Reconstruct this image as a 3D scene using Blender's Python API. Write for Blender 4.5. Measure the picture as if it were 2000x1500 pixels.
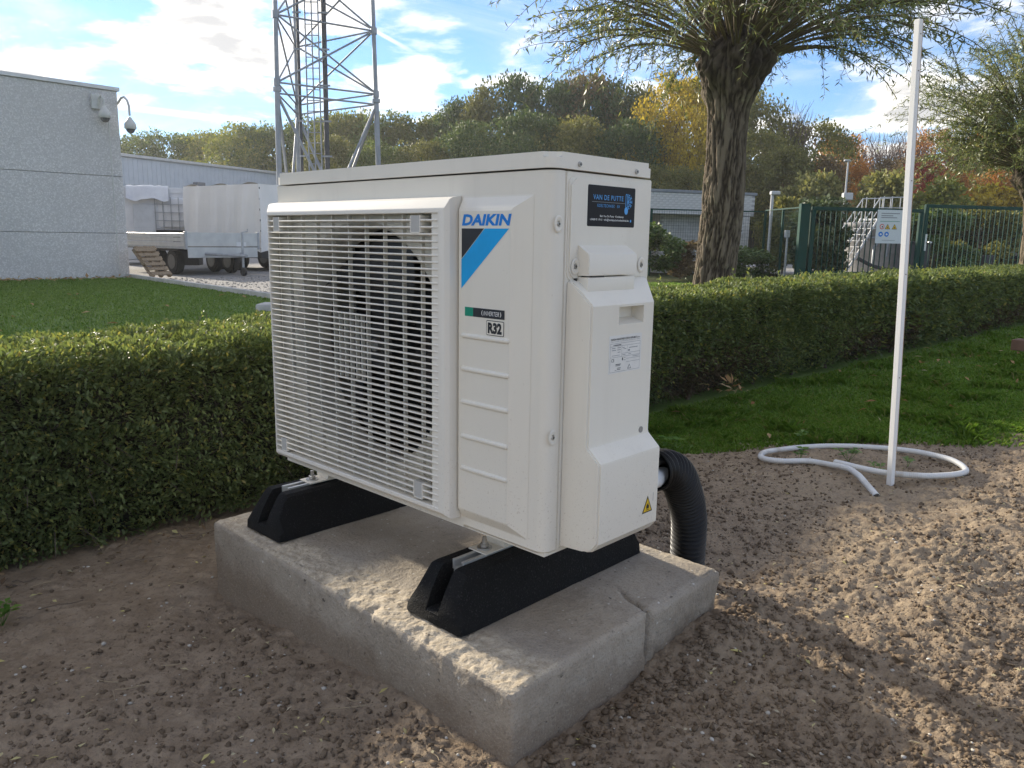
import bpy, bmesh, math, random
import numpy as np
from mathutils import Vector, Matrix, Euler

for _o in list(bpy.data.objects):
    bpy.data.objects.remove(_o)
SC = bpy.context.scene
COL = SC.collection
PI = math.pi

# ------------------------------------------------------------------ camera
CAM_Z = 0.9063
cam_d = bpy.data.cameras.new('camera')
cam_d.sensor_width = 36.0
cam_d.lens = 36.0 * 1536.17 / 2000.0
cam_d.clip_start = 0.02
cam_d.clip_end = 3000
cam = bpy.data.objects.new('camera', cam_d)
COL.objects.link(cam)
_p, _r = -0.1829, 0.0157
_f = Vector((0, math.cos(_p), math.sin(_p)))
_rt = Vector((1, 0, 0))
_u = _rt.cross(_f)
_r2 = _rt * math.cos(_r) + _u * math.sin(_r)
_u2 = _u * math.cos(_r) - _rt * math.sin(_r)
cam.matrix_world = Matrix(((_r2.x, _u2.x, -_f.x, 0), (_r2.y, _u2.y, -_f.y, 0), (_r2.z, _u2.z, -_f.z, CAM_Z), (0, 0, 0, 1)))
SC.camera = cam
SC.view_settings.view_transform = 'Standard'
SC.view_settings.look = 'None'
SC.view_settings.gamma = 1.0
SC.view_settings.exposure = 2.05

# ------------------------------------------------------------------ sun and sky
SUN_EL = math.radians(19.5)
SUN_DIR = Vector((-0.695 * math.cos(SUN_EL), 0.719 * math.cos(SUN_EL), math.sin(SUN_EL)))
sun_d = bpy.data.lights.new('sun', 'SUN')
sun_d.energy = 2.0
sun_d.angle = math.radians(2.6)
sun_d.color = (1.0, 0.9, 0.74)
sun = bpy.data.objects.new('sun', sun_d)
sun.rotation_euler = SUN_DIR.to_track_quat('Z', 'Y').to_euler()
sun.location = (-12, 10, 12)
COL.objects.link(sun)

W = bpy.data.worlds.new('World')
SC.world = W
W.use_nodes = True
nt = W.node_tree
nt.nodes.clear()
def N(t, nt, **kw):
    n = nt.nodes.new(t)
    for k, v in kw.items():
        setattr(n, k, v)
    return n
def mth(nt, op, a, b=None, c=None, clamp=False):
    n = nt.nodes.new('ShaderNodeMath'); n.operation = op; n.use_clamp = clamp
    for i, v in enumerate((a, b, c)):
        if v is None: continue
        if isinstance(v, (int, float)): n.inputs[i].default_value = v
        else: nt.links.new(v, n.inputs[i])
    return n.outputs[0]
def vmth(nt, op, a, b=None):
    n = nt.nodes.new('ShaderNodeVectorMath'); n.operation = op
    for i, v in enumerate((a, b)):
        if v is None: continue
        if isinstance(v, (tuple, list)): n.inputs[i].default_value = v
        else: nt.links.new(v, n.inputs[i])
    return n
def sstep(nt, v, lo, hi):
    n = nt.nodes.new('ShaderNodeMapRange'); n.interpolation_type = 'SMOOTHSTEP'
    nt.links.new(v, n.inputs['Value'])
    n.inputs['From Min'].default_value = lo; n.inputs['From Max'].default_value = hi
    return n.outputs['Result']
def mixc(nt, fac, a, b, mode='MIX'):
    n = nt.nodes.new('ShaderNodeMix'); n.data_type = 'RGBA'; n.blend_type = mode
    if isinstance(fac, (int, float)): n.inputs[0].default_value = fac
    else: nt.links.new(fac, n.inputs[0])
    for s, v in ((6, a), (7, b)):
        if isinstance(v, (tuple, list)): n.inputs[s].default_value = (*v[:3], 1)
        else: nt.links.new(v, n.inputs[s])
    return n.outputs[2]
sky = N('ShaderNodeTexSky', nt, sky_type='NISHITA', sun_disc=False)
sky.sun_elevation = SUN_EL
sky.sun_rotation = math.atan2(SUN_DIR.x, SUN_DIR.y)
sky.altitude = 10; sky.air_density = 1.0; sky.dust_density = 0.08; sky.ozone_density = 3.0
tc = N('ShaderNodeTexCoord', nt)
sep = N('ShaderNodeSeparateXYZ', nt); nt.links.new(tc.outputs['Generated'], sep.inputs[0])
zc = mth(nt, 'MAXIMUM', sep.outputs['Z'], 0.0)
den = mth(nt, 'ADD', zc, 0.16)
cmb = N('ShaderNodeCombineXYZ', nt)
nt.links.new(mth(nt, 'DIVIDE', sep.outputs['X'], den), cmb.inputs[0])
nt.links.new(mth(nt, 'DIVIDE', sep.outputs['Y'], den), cmb.inputs[1])
def cloudnoise(scale, detail, rough, off, dist=0.0):
    m = vmth(nt, 'ADD', cmb.outputs[0], off)
    n = N('ShaderNodeTexNoise', nt, noise_dimensions='3D')
    n.inputs['Scale'].default_value = scale; n.inputs['Detail'].default_value = detail
    n.inputs['Roughness'].default_value = rough; n.inputs['Distortion'].default_value = dist
    nt.links.new(m.outputs[0], n.inputs['Vector'])
    return n.outputs['Fac']
CO = (7.4, 3.3, 0.3)
big = cloudnoise(1.35, 3, 0.5, CO)
fine = cloudnoise(3.6, 9, 0.60, (CO[0] + 7.0, CO[1], 1.3), 0.25)
cl = mth(nt, 'ADD', mth(nt, 'MULTIPLY', big, 0.62), mth(nt, 'MULTIPLY', fine, 0.5))
cov = sstep(nt, cl, 0.525, 0.645)
shade = sstep(nt, cl, 0.60, 0.71)
wisp = sstep(nt, cloudnoise(1.3, 7, 0.6, (1.0, 5.2, 2.0), 1.2), 0.46, 0.80)
def contrail(n, width, a, lo, hi):
    d1 = vmth(nt, 'DOT_PRODUCT', tc.outputs['Generated'], n).outputs['Value']
    line = sstep(nt, mth(nt, 'ABSOLUTE', d1), width, width * 0.2)
    d2 = vmth(nt, 'DOT_PRODUCT', tc.outputs['Generated'], a).outputs['Value']
    return mth(nt, 'MULTIPLY', line, mth(nt, 'MULTIPLY', sstep(nt, d2, lo, lo + 0.05), sstep(nt, d2, hi, hi - 0.05)))
bg_cols = [sky.outputs[0]]
skyc = mixc(nt, 1.0, sky.outputs[0], (0.030, 0.039, 0.052), 'MULTIPLY')
CLOUD_W = (0.40, 0.38, 0.345); CLOUD_S = (0.13, 0.131, 0.134)
c = mixc(nt, mth(nt, 'ADD', 0.04, mth(nt, 'MULTIPLY', wisp, 0.36)), skyc, (0.36, 0.352, 0.335))
c = mixc(nt, mth(nt, 'MULTIPLY', contrail((-0.1695, 0.1361, -0.9761), 0.0042, (0.9394, 0.3219, -0.1182), -0.0854, 0.0854), 0.55), c, CLOUD_W)
c = mixc(nt, mth(nt, 'MULTIPLY', contrail((-0.4557, 0.1349, -0.8799), 0.0032, (0.8739, 0.2558, -0.4134), -0.0704, 0.0704), 0.55), c, CLOUD_W)
c = mixc(nt, mth(nt, 'MULTIPLY', contrail((-0.1018, 0.0999, -0.9898), 0.005, (0.9231, 0.3804, -0.0566), -0.0846, 0.0846), 0.55), c, CLOUD_W)
ccol = mixc(nt, mth(nt, 'MULTIPLY', shade, 0.75), CLOUD_W, CLOUD_S)
c = mixc(nt, mth(nt, 'MULTIPLY', cov, 0.95), c, ccol)
bg = N('ShaderNodeBackground', nt); bg.inputs['Strength'].default_value = 1.0
nt.links.new(c, bg.inputs['Color'])
wo = N('ShaderNodeOutputWorld', nt); nt.links.new(bg.outputs[0], wo.inputs[0])

# ------------------------------------------------------------------ helpers
rng = np.random.default_rng(7)
random.seed(7)
def link(o, parent=None):
    COL.objects.link(o)
    if parent is not None: o.parent = parent
    return o
def tag(o, label=None, cat=None, group=None, kind=None):
    if label: o['label'] = label
    if cat: o['category'] = cat
    if group: o['group'] = group
    if kind: o['kind'] = kind
    return o
def empty(name, loc=(0, 0, 0), rz=0.0, label=None, cat=None, group=None):
    o = bpy.data.objects.new(name, None); o.empty_display_size = 0.1
    o.location = loc; o.rotation_euler = (0, 0, rz); link(o)
    return tag(o, label, cat, group)
def mesh_np(name, V, F, smooth=False):
    V = np.asarray(V, np.float32); F = np.asarray(F, np.int32)
    k = F.shape[1]; m = bpy.data.meshes.new(name)
    m.vertices.add(len(V)); m.vertices.foreach_set('co', V.ravel())
    m.loops.add(F.size); m.loops.foreach_set('vertex_index', F.ravel())
    m.polygons.add(len(F)); m.polygons.foreach_set('loop_start', np.arange(0, F.size, k, dtype=np.int32))
    m.polygons.foreach_set('loop_total', np.full(len(F), k, np.int32))
    if smooth: m.polygons.foreach_set('use_smooth', np.ones(len(F), bool))
    m.update(calc_edges=True); return m
def ob(name, mesh, mat, parent=None, smooth=None):
    if mat is not None and len(mesh.materials) == 0: mesh.materials.append(mat)
    if smooth is not None:
        mesh.polygons.foreach_set('use_smooth', np.full(len(mesh.polygons), smooth, bool))
    return link(bpy.data.objects.new(name, mesh), parent)
def bm_mesh(bm, name='m', smooth_angle=None):
    m = bpy.data.meshes.new(name)
    bmesh.ops.recalc_face_normals(bm, faces=bm.faces)
    if smooth_angle is not None:
        for f in bm.faces: f.smooth = True
        for e in bm.edges:
            if len(e.link_faces) == 2 and e.calc_face_angle(0) > smooth_angle: e.smooth = False
    bm.to_mesh(m); bm.free(); return m
def bm_box(bm, x0, x1, y0, y1, z0, z1, bev=0.0, segs=2, M=None):
    r = bmesh.ops.create_cube(bm, size=1.0)
    vs = r['verts']
    for v in vs:
        v.co = Vector(((x0 + x1) / 2 + v.co.x * (x1 - x0), (y0 + y1) / 2 + v.co.y * (y1 - y0), (z0 + z1) / 2 + v.co.z * (z1 - z0)))
    if bev > 0:
        es = list({e for v in vs for e in v.link_edges})
        g = bmesh.ops.bevel(bm, geom=es, offset=bev, segments=segs, affect='EDGES', profile=0.5, clamp_overlap=True)
        vs = list({v for f in g['faces'] for v in f.verts} | {v for v in vs if v.is_valid})
    if M is not None:
        for v in vs: v.co = M @ v.co
    return vs
def box(name, mat, parent, x0, x1, y0, y1, z0, z1, bev=0.0, segs=2, M=None):
    bm = bmesh.new(); bm_box(bm, x0, x1, y0, y1, z0, z1, bev, segs, M)
    return ob(name, bm_mesh(bm, name, 0.6 if bev else None), mat, parent)
def rrect(u0, u1, v0, v1, r, n=5):
    pts = []
    for cx, cy, a0 in ((u1 - r, v0 + r, -PI / 2), (u1 - r, v1 - r, 0), (u0 + r, v1 - r, PI / 2), (u0 + r, v0 + r, PI)):
        for i in range(n + 1):
            a = a0 + PI / 2 * i / n
            pts.append((cx + r * math.cos(a), cy + r * math.sin(a)))
    return pts
AX = {'y': lambda u, v, w: (u, w, v), 'x': lambda u, v, w: (w, u, v), 'z': lambda u, v, w: (u, v, w)}
def bm_prism(bm, poly, axis, a0, a1, bev=0.0, segs=2):
    f = AX[axis]
    A = [bm.verts.new(f(u, v, a0)) for u, v in poly]
    B = [bm.verts.new(f(u, v, a1)) for u, v in poly]
    n = len(poly)
    fa = bm.faces.new(A); fb = bm.faces.new(B)
    for i in range(n): bm.faces.new((A[i], A[(i + 1) % n], B[(i + 1) % n], B[i]))
    if bev > 0:
        es = list({e for e in list(fa.edges) + list(fb.edges)})
        bmesh.ops.bevel(bm, geom=es, offset=bev, segments=segs, affect='EDGES', clamp_overlap=True)
def prism(name, mat, parent, poly, axis, a0, a1, bev=0.0, segs=2):
    bm = bmesh.new(); bm_prism(bm, poly, axis, a0, a1, bev, segs)
    return ob(name, bm_mesh(bm, name, 0.6), mat, parent)
def tube_np(pts, rad, seg=8, close=False):
    P = np.asarray(pts, float); n = len(P); rad = np.broadcast_to(np.asarray(rad, float), (n,))
    T = np.gradient(P, axis=0); T /= np.linalg.norm(T, axis=1)[:, None] + 1e-12
    up = np.array([0, 0, 1.0]) if abs(T[0][2]) < 0.9 else np.array([1.0, 0, 0])
    u = np.cross(T[0], up); u /= np.linalg.norm(u)
    V = []; a = np.arange(seg) * 2 * PI / seg
    for i in range(n):
        u = u - T[i] * (u @ T[i]); u /= np.linalg.norm(u) + 1e-12
        w = np.cross(T[i], u)
        V.append(P[i] + rad[i] * (np.cos(a)[:, None] * u + np.sin(a)[:, None] * w))
    V = np.concatenate(V)
    i = np.arange(n - 1)[:, None] * seg; j = np.arange(seg)[None]; j2 = (j + 1) % seg
    F = np.stack([i + j, i + j2, i + seg + j2, i + seg + j], -1).reshape(-1, 4)
    return V, F
def cat_np(parts):
    Vs, Fs, o = [], [], 0
    for V, F in parts:
        Vs.append(V); Fs.append(np.asarray(F) + o); o += len(V)
    return np.concatenate(Vs), np.concatenate(Fs)
def tube(name, mat, parent, pts, rad, seg=8, caps=True):
    V, F = tube_np(pts, rad, seg)
    bm = bmesh.new()
    vs = [bm.verts.new(v) for v in V]
    for f in F: bm.faces.new([vs[k] for k in f])
    if caps:
        bm.faces.new(vs[:seg]); bm.faces.new(vs[-seg:])
    return ob(name, bm_mesh(bm, name, 0.9), mat, parent)
def cyl(name, mat, parent, p0, p1, r, seg=10, r2=None):
    return tube(name, mat, parent, [p0, p1], [r, r if r2 is None else r2], seg)
def copyob(src, parent=None, loc=None, rot=None, scale=None):
    o = src.copy(); link(o); o.parent = parent
    if loc is not None: o.location = loc
    if rot is not None: o.rotation_euler = rot
    if scale is not None: o.scale = scale
    return o
# ---- numpy noise
_perm = np.random.default_rng(3).random((256, 256))
def vnoise(x, y, seed=0):
    x = np.asarray(x, float) + seed * 17.31; y = np.asarray(y, float) + seed * 9.17
    xi = np.floor(x).astype(int); yi = np.floor(y).astype(int); fx = x - xi; fy = y - yi
    fx = fx * fx * (3 - 2 * fx); fy = fy * fy * (3 - 2 * fy)
    g = lambda a, b: _perm[a & 255, b & 255]
    return (g(xi, yi) * (1 - fx) + g(xi + 1, yi) * fx) * (1 - fy) + (g(xi, yi + 1) * (1 - fx) + g(xi + 1, yi + 1) * fx) * fy
def fbm(x, y, oct=4, seed=0, gain=0.5):
    s = 0; a = 1; t = 0; ca, sa = math.cos(0.6), math.sin(0.6)
    for k in range(oct):
        s = s + a * (vnoise(x, y, seed + k) - 0.5); t += a; a *= gain
        x, y = 2.03 * (ca * x - sa * y), 2.03 * (sa * x + ca * y)
    return s / t * 2
def ss(a, b, x):
    t = np.clip((np.asarray(x, float) - a) / (b - a), 0, 1); return t * t * (3 - 2 * t)

# ------------------------------------------------------------------ materials
def mat_base(name):
    m = bpy.data.materials.new(name); m.use_nodes = True
    t = m.node_tree; b = t.nodes['Principled BSDF']
    return m, t, b
def tex_noise(t, scale, detail=4, rough=0.5, coord='Object', stretch=None, dist=0.0, off=None):
    tcn = t.nodes.new('ShaderNodeTexCoord'); v = tcn.outputs[coord]
    if coord == 'World':
        pass
    if stretch or off:
        mp = t.nodes.new('ShaderNodeMapping')
        if stretch: mp.inputs['Scale'].default_value = stretch
        if off: mp.inputs['Location'].default_value = off
        t.links.new(v, mp.inputs[0]); v = mp.outputs[0]
    n = t.nodes.new('ShaderNodeTexNoise'); n.inputs['Scale'].default_value = scale
    n.inputs['Detail'].default_value = detail; n.inputs['Roughness'].default_value = rough
    n.inputs['Distortion'].default_value = dist
    t.links.new(v, n.inputs['Vector']); return n.outputs['Fac']
def bumpify(t, b, h, strength, dist=0.01):
    bn = t.nodes.new('ShaderNodeBump'); bn.inputs['Strength'].default_value = strength
    bn.inputs['Distance'].default_value = dist
    t.links.new(h, bn.inputs['Height']); t.links.new(bn.outputs[0], b.inputs['Normal'])
def M(name, c1, c2=None, scale=8.0, rough=0.6, metal=0.0, bump=0.0, bscale=60.0, bdist=0.004, lo=0.35, hi=0.65, detail=5, spec=0.5, stretch=None, coord='Object', rvar=0.0, coat=0.0):
    m, t, b = mat_base(name)
    b.inputs['Roughness'].default_value = rough; b.inputs['Metallic'].default_value = metal
    b.inputs['Specular IOR Level'].default_value = spec
    b.inputs['Coat Weight'].default_value = coat
    if c2 is None: c2 = tuple(min(1, x * 0.86) for x in c1)
    f = tex_noise(t, scale, detail, 0.55, coord, stretch)
    col = mixc(t, sstep(t, f, lo, hi), c1, c2)
    t.links.new(col, b.inputs['Base Color'])
    if rvar:
        r = mth(t, 'ADD', mth(t, 'MULTIPLY', tex_noise(t, scale * 3.3, 4), rvar), rough - rvar / 2)
        t.links.new(r, b.inputs['Roughness'])
    if bump: bumpify(t, b, tex_noise(t, bscale, 5, 0.6, coord, stretch), bump, bdist)
    return m
def leaf_mat(name, cols, trans=0.35, rough=0.45, spec=0.4, pos=None, objrand=0.0):
    """foliage: colour varies leaf by leaf (random per island), part of the light passes through"""
    m, t, b = mat_base(name)
    b.inputs['Roughness'].default_value = rough; b.inputs['Specular IOR Level'].default_value = spec
    g = t.nodes.new('ShaderNodeNewGeometry')
    r = t.nodes.new('ShaderNodeValToRGB'); e = r.color_ramp
    fac = g.outputs['Random Per Island']
    if objrand:
        oi = t.nodes.new('ShaderNodeObjectInfo')
        fac = mth(t, 'ADD', mth(t, 'MULTIPLY', fac, 1 - objrand), mth(t, 'MULTIPLY', oi.outputs['Random'], objrand))
    t.links.new(fac, r.inputs[0])
    while len(e.elements) < len(cols): e.elements.new(0.5)
    for i, (p, c) in enumerate(cols):
        e.elements[i].position = p; e.elements[i].color = (*c, 1)
    t.links.new(r.outputs[0], b.inputs['Base Color'])
    tr = t.nodes.new('ShaderNodeBsdfTranslucent')
    tcol = mixc(t, 1.0, r.outputs[0], (1.25, 1.2, 0.7), 'MULTIPLY'); t.links.new(tcol, tr.inputs[0])
    mx = t.nodes.new('ShaderNodeMixShader'); mx.inputs[0].default_value = trans
    t.links.new(b.outputs[0], mx.inputs[1]); t.links.new(tr.outputs[0], mx.inputs[2])
    t.links.new(mx.outputs[0], t.nodes['Material Output'].inputs[0])
    return m
def leaves_np(C, D, U, L, Wd):
    """one diamond-shaped leaf per row: base at C, along D, width along D x U"""
    C = np.asarray(C, float); D = D / (np.linalg.norm(D, axis=1)[:, None] + 1e-9)
    S = np.cross(D, U); S /= np.linalg.norm(S, axis=1)[:, None] + 1e-9
    Nn = np.cross(S, D)
    L = np.broadcast_to(L, len(C))[:, None]; Wd = np.broadcast_to(Wd, len(C))[:, None]
    mid = C + D * L * 0.45
    V = np.stack([C, mid + S * Wd / 2 + Nn * Wd * 0.18, C + D * L - Nn * L * 0.08, mid - S * Wd / 2 + Nn * Wd * 0.18], 1).reshape(-1, 3)
    F = np.arange(len(C) * 4).reshape(-1, 4)
    return V, F
def rdir(n, r=rng):
    v = r.normal(size=(n, 3)); return v / np.linalg.norm(v, axis=1)[:, None]

# ------------------------------------------------------------------ ground
OX, OY = 0.061385, 1.326564          # heat pump front right corner on plan
RZ = -0.759
UC, US = math.cos(RZ), math.sin(RZ)
def to_local(x, y):
    dx, dy = x - OX, y - OY
    return UC * dx + US * dy, -US * dx + UC * dy
HB = np.array([-0.91, 2.57]); HD = np.array([0.7136, 0.7006]); HN = np.array([-0.7006, 0.7136])
def base_h(x, y):
    lx, ly = to_local(x, y)
    return 0.018 - 0.075 * ss(-0.1, -1.15, lx)
def lawn_edge(x):
    return 3.5 + 0.10 * fbm(x * 1.7, x * 0 + 3.3, 3, 5) + 0.06 * fbm(x * 9, x * 0 + 1.3, 3, 9) + 0.02 * x

def soil_mat(name):
    m, t, b = mat_base(name)
    b.inputs['Roughness'].default_value = 0.95; b.inputs['Specular IOR Level'].default_value = 0.15
    n1 = tex_noise(t, 1.1, 4, 0.55); n2 = tex_noise(t, 14, 6, 0.62); n3 = tex_noise(t, 130, 4, 0.7); n4 = tex_noise(t, 45, 6, 0.7)
    base = mixc(t, sstep(t, n2, 0.32, 0.7), (0.22, 0.162, 0.108), (0.345, 0.268, 0.188))
    sand = mixc(t, sstep(t, n3, 0.3, 0.7), (0.36, 0.278, 0.182), (0.44, 0.348, 0.235))
    # dry pale sand lies where the ground was raked on the open side
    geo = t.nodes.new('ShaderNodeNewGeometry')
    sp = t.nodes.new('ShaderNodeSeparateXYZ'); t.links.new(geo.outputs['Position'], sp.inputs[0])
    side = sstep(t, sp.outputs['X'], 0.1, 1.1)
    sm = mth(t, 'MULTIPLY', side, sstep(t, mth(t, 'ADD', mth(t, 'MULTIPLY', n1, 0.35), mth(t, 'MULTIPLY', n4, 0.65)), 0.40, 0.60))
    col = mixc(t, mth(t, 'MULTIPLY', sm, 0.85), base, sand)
    dark = sstep(t, tex_noise(t, 26, 5, 0.6, off=(3, 1, 0)), 0.56, 0.68)
    col = mixc(t, mth(t, 'MULTIPLY', dark, 0.5), col, (0.19, 0.15, 0.112))
    d2 = sstep(t, tex_noise(t, 75, 4, 0.6, off=(7, 2, 0)), 0.54, 0.66)
    col = mixc(t, mth(t, 'MULTIPLY', d2, 0.55), col, (0.13, 0.10, 0.074))
    col = mixc(t, mth(t, 'MULTIPLY', n3, 0.35), col, (0.27, 0.215, 0.16))
    t.links.new(col, b.inputs['Base Color'])
    h = mth(t, 'ADD', mth(t, 'MULTIPLY', n4, 1.0), mth(t, 'MULTIPLY', n3, 0.5))
    bumpify(t, b, h, 0.9, 0.010)
    return m
MAT_SOIL = soil_mat('soil')
m, t, b = mat_base('clod_earth'); b.inputs['Roughness'].default_value = 0.96; b.inputs['Specular IOR Level'].default_value = 0.1
g_ = t.nodes.new('ShaderNodeNewGeometry')
cc_ = mixc(t, g_.outputs['Random Per Island'], (0.13, 0.093, 0.062), (0.27, 0.203, 0.14))
t.links.new(mixc(t, mth(t, 'MULTIPLY', tex_noise(t, 90, 4), 0.5), cc_, (0.16, 0.125, 0.09)), b.inputs['Base Color'])
bumpify(t, b, tex_noise(t, 160, 4, 0.7), 0.8, 0.006); MAT_CLOD = m

def grass_ground(name, c1, c2, c3):
    m, t, b = mat_base(name); b.inputs['Roughness'].default_value = 0.9; b.inputs['Specular IOR Level'].default_value = 0.15
    c = mixc(t, sstep(t, tex_noise(t, 2.2, 5, 0.6), 0.35, 0.65), c1, c2)
    c = mixc(t, mth(t, 'MULTIPLY', sstep(t, tex_noise(t, 60, 5, 0.7), 0.35, 0.7), 0.6), c, c3)
    t.links.new(c, b.inputs['Base Color'])
    bumpify(t, b, tex_noise(t, 90, 5, 0.7), 0.9, 0.02)
    return m
MAT_LAWN = grass_ground('lawn_ground', (0.14, 0.225, 0.052), (0.18, 0.27, 0.07), (0.10, 0.155, 0.042))
MAT_FIELD = grass_ground('field_ground', (0.075, 0.10, 0.03), (0.10, 0.11, 0.045), (0.05, 0.06, 0.025))
MAT_GRAVEL = M('gravel', (0.33, 0.318, 0.298), (0.23, 0.22, 0.208), 26, 0.95, bump=0.9, bscale=40, bdist=0.02)
MAT_PAVE = M('pale_paving', (0.46, 0.45, 0.43), (0.38, 0.37, 0.355), 1.2, 0.9, bump=0.3, bscale=30)

# far ground to the horizon
bm = bmesh.new(); bmesh.ops.create_grid(bm, x_segments=8, y_segments=8, size=900)
g = ob('ground', bm_mesh(bm, 'ground'), MAT_FIELD); g.location = (0, 0, -0.16)
tag(g, 'flat rough green ground reaching the horizon', 'ground', kind='structure')

# soil: fine raked earth, dense near the heat pump
def soil_h(x, y):
    lx, ly = to_local(x, y)
    amp = 0.65 + 0.30 * ss(-0.3, 0.9, x) * ss(0.9, 1.9, y)
    a = fbm(x * 3.1, y * 3.1, 3, 21) * 0.022
    c = fbm(x * 16, y * 16, 4, 31, 0.6)
    c = np.sign(c) * np.abs(c) ** 1.3 * 0.020
    p = ss(0.05, 0.75, fbm(x * 42, y * 42, 3, 41, 0.65)) * ss(-0.35, 0.25, fbm(x * 4, y * 4, 2, 47)) * 0.011
    r = p + fbm(x * 60, y * 60, 3, 43, 0.65) * 0.0060
    d = fbm(x * 130, y * 130, 2, 51) * 0.0046
    # earth banked against the slab's right face
    dx = lx - 0.05
    bank = 0.05 * np.exp(-(dx / 0.16) ** 2) * ss(0.20, 0.5, ly) * ss(0.95, 0.62, ly)
    return base_h(x, y) + a + amp * (c + r + d) + bank
rows = np.exp(np.linspace(math.log(0.62), math.log(6.2), 600))
cols = np.concatenate([np.linspace(-2.4, -0.9, 40)[:-1], np.linspace(-0.9, 0.9, 520), np.linspace(0.9, 2.4, 40)[1:]])
YY, RR = np.meshgrid(rows, cols, indexing='ij'); XX = RR * YY
V = np.stack([XX, YY, soil_h(XX, YY)], -1).reshape(-1, 3)
nr, nc = YY.shape
i = np.arange(nr - 1)[:, None] * nc; j = np.arange(nc - 1)[None]
F = np.stack([i + j, i + j + 1, i + nc + j + 1, i + nc + j], -1).reshape(-1, 4)
s_ = ob('soil', mesh_np('soil', V, F, True), MAT_SOIL)
tag(s_, 'bare brown raked earth round the concrete base', 'soil', kind='structure')
# earth behind the camera
bm = bmesh.new(); bmesh.ops.create_grid(bm, x_segments=30, y_segments=30, size=4)
s2 = ob('soil', bm_mesh(bm, 'soil'), MAT_SOIL); s2.location = (0, -1.5, -0.06)
tag(s2, 'bare earth in front of the viewer', 'soil', kind='structure')

# clods lying on the soil
def lump_template(sub=1):
    bm = bmesh.new(); bmesh.ops.create_icosphere(bm, subdivisions=sub, radius=1.0)
    V = np.array([v.co[:] for v in bm.verts]); F = np.array([[v.index for v in f.verts] for f in bm.faces]); bm.free(); return V, F
LT = lump_template(2); LT1 = lump_template(1)
CT = []
for _k in range(14):
    _V, _F = lump_template(2); _r = np.random.default_rng(900 + _k)
    _n = 1 + 0.42 * fbm(_V[:, 0] * 1.4 + _k * 3, _V[:, 1] * 1.4 + _V[:, 2] * 1.9, 3, 200 + _k, 0.7) * 2 + 0.13 * _r.normal(size=len(_V))
    CT.append((_V * _n.clip(0.35, 1.8)[:, None] * np.array([1.1, 0.9, 0.85]), _F))
def scatter_lumps(n, sampler, smin, smax, flat=0.7, tmpl=LT1, power=2.5, sink=0.3, rough=0.32):
    parts = []
    P = sampler(n); n = len(P)
    S = smin + (smax - smin) * rng.random(n) ** power
    for k in range(n):
        V0, F0 = tmpl if tmpl is not None else CT[k % 14]
        d = 1 + rough * rng.normal(size=len(V0)).clip(-1.8, 1.8)
        v = V0 * d[:, None] * S[k] * np.array([1 + 0.4 * rng.random(), 1, flat * (0.7 + 0.6 * rng.random())])
        a = rng.random() * 6.28; c, s = math.cos(a), math.sin(a)
        v = v @ np.array([[c, s, 0], [-s, c, 0], [0, 0, 1]])
        v = v + np.array([P[k, 0], P[k, 1], P[k, 2] + S[k] * flat * sink]); parts.append((v, F0))
    return cat_np(parts)
def in_slab(x, y):
    lx, ly = to_local(x, y); return (lx < 0.075) & (lx > -1.12) & (ly > -0.15) & (ly < 0.63)
def soil_sampler(ymin, ymax, rlo=-0.72, rhi=0.72, thr=0.0, fs=2.2):
    def f(n):
        out = []; c = 0
        while c < n:
            y = np.exp(rng.uniform(math.log(ymin), math.log(ymax), n * 2)); x = rng.uniform(rlo, rhi, n * 2) * y
            k = (fbm(x * fs, y * fs, 3, 77) + 0.35 * rng.normal(size=len(x)) > thr) & ~in_slab(x, y)
            hs = (np.stack([x, y], -1) - HB) @ HN
            k &= (hs < -0.02) & (y < 3.6)
            x, y = x[k], y[k]; out.append(np.stack([x, y, soil_h(x, y)], -1)); c += len(x)
        return np.concatenate(out)[:n]
    return f
V1 = scatter_lumps(11000, soil_sampler(1.0, 3.6, thr=0.02), 0.0013, 0.0070, 0.85, LT1, 3.2, 0.3, 0.36)
def right_s(n):
    return soil_sampler(1.15, 3.5, 0.12, 0.75, 0.16, 1.5)(n)
V2 = scatter_lumps(7500, right_s, 0.0012, 0.0060, 0.85, LT1, 3.2, 0.3, 0.38)
V3 = scatter_lumps(150, right_s, 0.005, 0.013, 0.8, None, 3.2, 0.2, 0.16)
# loose lumps heaped against the slab's right face
def bank_s(n):
    ly = rng.uniform(-0.1, 0.66, n); lx = 0.055 + np.abs(rng.normal(0, 0.05, n))
    x = OX + UC * lx - US * ly; y = OY + US * lx + UC * ly
    return np.stack([x, y, soil_h(x, y)], -1)
V4 = scatter_lumps(420, bank_s, 0.0025, 0.009, 0.8, None, 2.6, 0.3, 0.16)
V, F = cat_np([V1, V2, V3, V4])
co = ob('earth_clods', mesh_np('earth_clods', V, F, False), MAT_CLOD)
tag(co, 'dark crumbly earth clods scattered over the raked soil', 'clods', kind='stuff')
# pale grit, chips and small stones
V, F = scatter_lumps(700, soil_sampler(1.0, 3.5, thr=-0.5), 0.0014, 0.0055, 0.6, LT1, 3.0, 0.45, 0.15)
po = ob('pebbles', mesh_np('pebbles', V, F, True), M('pebble_stone', (0.56, 0.53, 0.47), (0.38, 0.35, 0.30), 9, 0.8))
tag(po, 'tiny pale stones strewn on the brown soil', 'pebbles', kind='stuff')
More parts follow.
